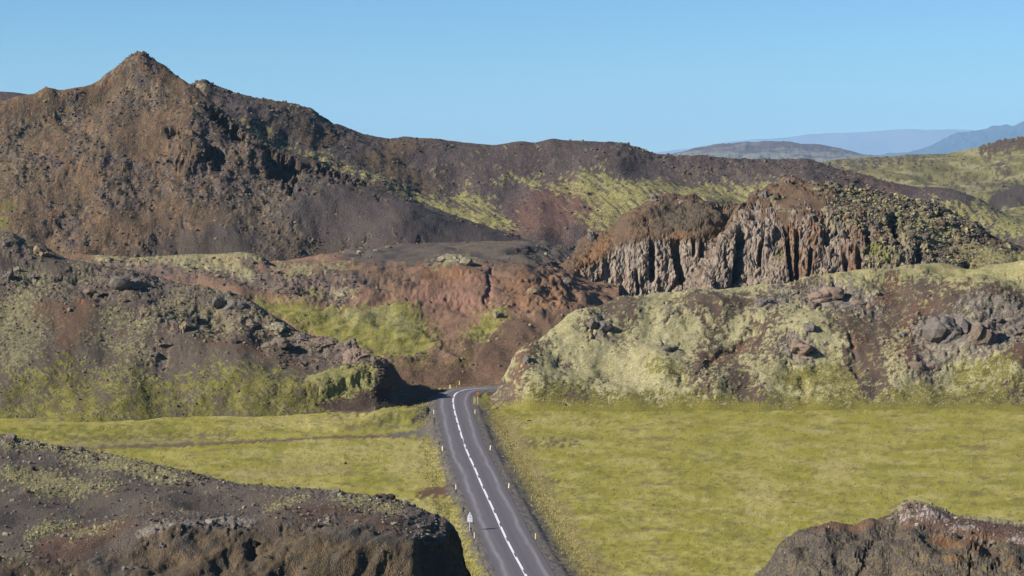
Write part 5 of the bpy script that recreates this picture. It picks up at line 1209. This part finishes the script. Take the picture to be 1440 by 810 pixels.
B(1252, 731, 10, 6, 'pale', 'pale stone left of the highest point of the lower right bluff')
B(1345, 755, 12, 6, 'dark', 'small dark rock on the reddish top of the lower right bluff')
B(1398, 762, 14, 7, 'pale', 'pale stone on the reddish top near the right edge')
G6 = 'dark rocks in the field'
boulder(field, 486, 652, 4, 6, 'dark', 'dark upright stone alone in the left field', group=G6, name='field_stone')
boulder(field, 743, 591, 6, 4, 'dark', 'dark stone on the straw strip just right of the road', group=G6, name='field_stone')
boulder(right_hill, 796.5, 569, 4, 4, 'dark', 'dark stone on the moss at the foot of the right hill', group=G6, name='field_stone')


# many look-alike loose stones: each an object, told apart by nothing
def loose(patch, n, seed, x0, x1, y0, y1, size, keys, label, group):
    r = random.Random(seed)
    k = 0
    while k < n:
        px, py = r.uniform(x0, x1), r.uniform(y0, y1)
        P, N, C = patch.at(px, py)
        qx, qy = proj(P)
        if abs(qx - px) > 3 or abs(qy - py) > 3: continue
        w = r.uniform(*size)
        key = r.choice(keys)
        look = {'grey': 'grey', 'brown': 'brown', 'pale': 'pale lichen covered', 'pink': 'pinkish', 'dark': 'dark', 'tan': 'tan'}[key]
        o = boulder(patch, px, py, w, w * r.uniform(0.6, 0.9), key, label % look, name='loose_stone', group=look + ' ' + group)
        k += 1


loose(left_hill, 46, 1, 5, 540, 350, 520, (4, 8), ['grey', 'brown', 'pale'], 'small %s loose lava stone among many strewn over the left hill', 'loose stones on the left hill')
loose(terrace, 26, 2, 130, 500, 362, 415, (4, 8), ['grey', 'brown', 'pale'], 'small %s loose stone among many on the bench behind the left hill', 'loose stones on the bench')
loose(right_hill, 34, 3, 960, 1440, 400, 540, (4, 8), ['grey', 'pink', 'pale'], 'small %s loose stone among many on the bare gullies of the right hill', 'loose stones on the right hill')
loose(fore_left, 48, 4, 0, 620, 625, 735, (3, 7), ['grey', 'pale', 'brown'], 'small %s loose stone among many on the gravel of the foreground ridge', 'loose stones on the foreground ridge')
loose(cliff_right, 40, 6, 1150, 1420, 265, 380, (5, 10), ['grey', 'brown', 'dark'], 'small %s loose block among many on the mossy shoulder of the crag', 'loose blocks on the crag shoulder')
loose(mountain_patch, 44, 7, 60, 520, 100, 340, (3, 7), ['brown', 'grey', 'tan', 'dark'], 'small %s block among many on the face of the pointed mountain', 'blocks on the pointed mountain')


# ------------------------------------------------------------------ roadside posts and signs
def bm_mesh(name, bm, mat, bevel=0.0):
    if bevel:
        bmesh.ops.bevel(bm, geom=list(bm.edges), offset=bevel, segments=1, affect='EDGES')
    me = bpy.data.meshes.new(name); bm.to_mesh(me); bm.free(); me.materials.append(mat)
    return me


def box(bm, c, s):
    r = bmesh.ops.create_cube(bm, size=1.0)
    for v in r['verts']:
        v.co = Vector((v.co.x * s[0] + c[0], v.co.y * s[1] + c[1], v.co.z * s[2] + c[2]))
    return r['verts']


def prism(bm, pts, y0, y1):
    a = [bm.verts.new((x, y0, z)) for x, z in pts]; b = [bm.verts.new((x, y1, z)) for x, z in pts]
    bm.faces.new(a); bm.faces.new(b[::-1])
    for i in range(len(pts)):
        j = (i + 1) % len(pts)
        bm.faces.new([a[j], a[i], b[i], b[j]])


def tube(bm, r, z0, z1, x=0.0, y=0.0, n=12):
    res = bmesh.ops.create_cone(bm, cap_ends=True, segments=n, radius1=r, radius2=r, depth=z1 - z0)
    for v in res['verts']:
        v.co += Vector((x, y, (z0 + z1) / 2))


M_YEL = noise_mat('yellow_plastic', (0.62, 0.42, 0.05), (0.72, 0.52, 0.09), 6, 0.5, 0.05, 0.01, 0.4)
M_CREAM = noise_mat('cream_plastic', (0.70, 0.62, 0.36), (0.80, 0.72, 0.46), 6, 0.5, 0.05, 0.01, 0.4)  # paler cream version of the post plastic
M_REFL = noise_mat('reflector_white', (0.7, 0.7, 0.7), (0.85, 0.85, 0.85), 20, 0.2, 0.02, 0.005, 0.6)
M_BLK = noise_mat('black_rubber', (0.02, 0.02, 0.02), (0.04, 0.04, 0.04), 10, 0.7)
M_GALV = noise_mat('galvanised_steel', (0.42, 0.43, 0.45), (0.58, 0.59, 0.62), 5, 0.45, 0.05, 0.005, 0.5)
M_ALU = noise_mat('aluminium_back', (0.25, 0.26, 0.28), (0.34, 0.35, 0.37), 3, 0.4, 0.03, 0.005, 0.5)
M_SRED = noise_mat('sign_red', (0.55, 0.05, 0.02), (0.62, 0.08, 0.03), 8, 0.4, 0.02, 0.005, 0.5)
M_SYEL = noise_mat('sign_yellow', (0.75, 0.42, 0.04), (0.8, 0.48, 0.05), 8, 0.4, 0.02, 0.005, 0.5)


def make_post_meshes():
    bm = bmesh.new()
    prism(bm, [(-0.095, 0.0), (0.095, 0.0), (0.085, 1.12), (-0.045, 1.20), (-0.085, 1.17)], -0.035, 0.035)
    post = bm
    bm2 = bmesh.new(); box(bm2, (0, -0.041, 0.93), (0.08, 0.012, 0.16))
    bm3 = bmesh.new(); box(bm3, (0, 0, 0.03), (0.24, 0.14, 0.06))
    return post, bm2, bm3


pb, rb, fb = make_post_meshes()
pb2 = pb.copy()
PM = {'yellow': bm_mesh('post_body', pb, M_YEL, 0.008), 'cream': bm_mesh('post_body', pb2, M_CREAM, 0.008)}
RFM = bm_mesh('reflector', rb, M_REFL); FTM = bm_mesh('foot', fb, M_BLK, 0.01)
posts = [
    (667, 759, 'cream', 'cream marker post nearest the eye on the left verge, below the sign seen from behind'),
    (753, 760, 'yellow', 'yellow marker post nearest the eye on the right verge'),
    (641, 690, 'cream', 'cream marker post on the left verge beside the red brown gravel patch'),
    (715, 688, 'cream', 'slightly leaning marker post second nearest on the right verge'),
    (622, 635, 'cream', 'marker post on the left verge just beyond the farm track'),
    (689, 634, 'cream', 'leaning marker post third from the eye on the right verge'),
    (610, 583, 'cream', 'marker post on the left gravel shoulder where the bend starts'),
    (668, 583, 'cream', 'marker post below the orange sign on the inside of the bend'),
    (601.5, 552, 'yellow', 'yellow marker post in front of the black hill shadow left of the bend'),
    (633, 547, 'cream', 'tall looking pale marker post on the outside of the bend'),
    (646, 541.5, 'yellow', 'small farthest marker post on the red ground behind the bend'),
]
for i, (px, py, mt, lab) in enumerate(posts):
    z = 0.42 if py > 546 else 0.6
    P = gp(px, py, z)
    root = bpy.data.objects.new('marker_post', None); COL.objects.link(root)
    root.empty_display_size = 0.2
    root['label'] = lab; root['category'] = 'marker post'; root['group'] = 'marker posts along the road'
    root.location = P
    root.rotation_euler = (0, 0.10 if 'leaning' in lab else rr.uniform(-0.03, 0.03), rr.uniform(-0.15, 0.15))
    root.scale = (0.95, 0.95, 0.95)
    for nm, me in (('post_body', PM[mt]), ('reflector', RFM), ('foot', FTM)):
        link(nm, me, parent=root)

# sign seen from behind
root = bpy.data.objects.new('road_sign', None); COL.objects.link(root)
root['label'] = 'road sign seen from its grey back on the left verge near the eye'; root['category'] = 'road sign'
root.location = gp(660.5, 749.5, 0.35); root.rotation_euler = (0, 0, -0.5); root.scale = (0.92, 0.92, 0.98)
bm = bmesh.new(); tube(bm, 0.045, 0, 3.25); link('pole', bm_mesh('pole', bm, M_GALV), parent=root)
bm = bmesh.new(); prism(bm, [(-0.52, 2.52), (0.52, 2.52), (0.05, 3.40), (-0.05, 3.40)], 0.06, 0.085); link('triangle_plate', bm_mesh('triangle_plate', bm, M_ALU), parent=root)
bm = bmesh.new(); box(bm, (0, 0.072, 2.12), (1.02, 0.025, 0.72)); link('lower_plate', bm_mesh('lower_plate', bm, M_ALU), parent=root)
for z in (2.0, 2.3, 2.75):
    bm = bmesh.new(); box(bm, (0, 0.02, z), (0.7 if z < 2.6 else 0.5, 0.055, 0.05)); link('bracket', bm_mesh('bracket', bm, M_GALV), parent=root)

# warning sign at the bend
root = bpy.data.objects.new('road_sign', None); COL.objects.link(root)
root['label'] = 'orange looking triangular warning sign on a pole inside the bend'; root['category'] = 'road sign'
root.location = gp(672, 570, 0.35); root.rotation_euler = (0, 0, 0.3); root.scale = (0.9, 0.9, 0.95)
bm = bmesh.new(); tube(bm, 0.05, 0, 3.55); link('pole', bm_mesh('pole', bm, M_GALV), parent=root)
bm = bmesh.new(); prism(bm, [(-0.62, 2.65), (0.62, 2.65), (0.06, 3.72), (-0.06, 3.72)], -0.09, -0.06); link('red_border', bm_mesh('red_border', bm, M_SRED), parent=root)
bm = bmesh.new(); prism(bm, [(-0.40, 2.78), (0.40, 2.78), (0.03, 3.46), (-0.03, 3.46)], -0.098, -0.0905); link('yellow_panel', bm_mesh('yellow_panel', bm, M_SYEL), parent=root)
bm = bmesh.new()
prism(bm, [(-0.06, 2.83), (0.04, 2.83), (0.04, 3.0), (0.13, 3.12), (0.07, 3.19), (-0.06, 3.06)], -0.103, -0.0985)
link('bend_symbol', bm_mesh('bend_symbol', bm, M_BLK), parent=root)
bm = bmesh.new(); box(bm, (0, -0.045, 3.0), (0.6, 0.03, 0.05)); link('bracket', bm_mesh('bracket', bm, M_GALV), parent=root)


# ------------------------------------------------------------------ grass: tufts on the verge and over the field
def tufts(name, patch, dens, n, hgt, cols, seed, label, lean=0.35):
    r = np.random.default_rng(seed)
    P = patch.P
    gu = np.linalg.norm(np.gradient(P, axis=1), axis=-1); gv_ = np.linalg.norm(np.gradient(P, axis=0), axis=-1)
    w = (np.clip(dens, 0, None) * gu * gv_ * (patch.px > -20) * (patch.px < 1460)).ravel(); w /= w.sum()
    idx = r.choice(len(w), n, p=w)
    base = P.reshape(-1, 3)[idx] + np.stack([r.uniform(-0.2, 0.2, n), r.uniform(-0.5, 0.5, n), np.zeros(n)], -1)
    K = 5
    h = r.uniform(*hgt, (n, K)); a = r.uniform(0, 2 * np.pi, (n, K)); ln = r.uniform(0, lean, (n, K)) * h
    off_ = r.normal(0, 0.09, (n, K, 2))
    root_ = base[:, None, :] + np.concatenate([off_, np.zeros((n, K, 1))], -1)
    tip = root_ + np.stack([np.cos(a) * ln, np.sin(a) * ln, h], -1)
    b2 = a + np.pi / 2; wd = r.uniform(0.02, 0.05, (n, K))
    sd = np.stack([np.cos(b2) * wd, np.sin(b2) * wd, np.zeros((n, K))], -1)
    V = np.stack([root_ - sd, root_ + sd, tip], 2).reshape(-1, 3)
    F = np.arange(len(V)).reshape(-1, 3)
    cols = np.array(cols)
    cc = cols[r.integers(0, len(cols), n)] * r.uniform(0.75, 1.25, (n, 1))
    me = np_mesh(name, V, F, M_GRASS, np.repeat(cc, K * 3, 0), True)
    link(name, me, kind='stuff', label=label)


nearroad = np.exp(-((off - 9.6) / 1.5) ** 2) * (field.py > 575) + 0.9 * np.exp(-((off + 7.5) / 1.6) ** 2) * (1 - apron) * (1 - ap2)
STRAW = [srgb(190, 174, 116), srgb(178, 162, 102), srgb(164, 152, 88), srgb(152, 142, 78)]
GREEN = [srgb(150, 148, 60), srgb(138, 138, 52), srgb(170, 160, 88)]
tufts('verge_grass', field, nearroad, 7000, (0.15, 0.45), STRAW, 31, 'straw coloured grass along the road verges')
tufts('field_grass', field, (ao > 9) * (1 - trk) * (0.4 + np.clip(r2, 0, 2)), 40000, (0.10, 0.30), STRAW + GREEN * 3, 32, 'short yellow green grass of the fields')
# ------------------------------------------------------------------ haze
def haze():
    m = bpy.data.materials.new('haze_air'); m.use_nodes = True
    nt = m.node_tree; nt.nodes.clear()
    out = nt.nodes.new('ShaderNodeOutputMaterial'); v = nt.nodes.new('ShaderNodeVolumePrincipled')
    v.inputs['Color'].default_value = (0.40, 0.70, 1.0, 1)
    v.inputs['Density'].default_value = HAZE
    v.inputs['Anisotropy'].default_value = 0.0
    nt.links.new(v.outputs[0], out.inputs['Volume'])
    a, b = np.array([-55000, -4000, -4.0]), np.array([55000, 57000, 1200.0])
    V = np.array([[(a, b)[i][0], (a, b)[j][1], (a, b)[k][2]] for i in (0, 1) for j in (0, 1) for k in (0, 1)])
    F = [[0, 1, 3, 2], [4, 6, 7, 5], [0, 4, 5, 1], [2, 3, 7, 6], [0, 2, 6, 4], [1, 5, 7, 3]]
    link('haze', np_mesh('haze', V, F, m, None, False), kind='stuff', label='thin bluish air in front of the distant mountains')


haze()
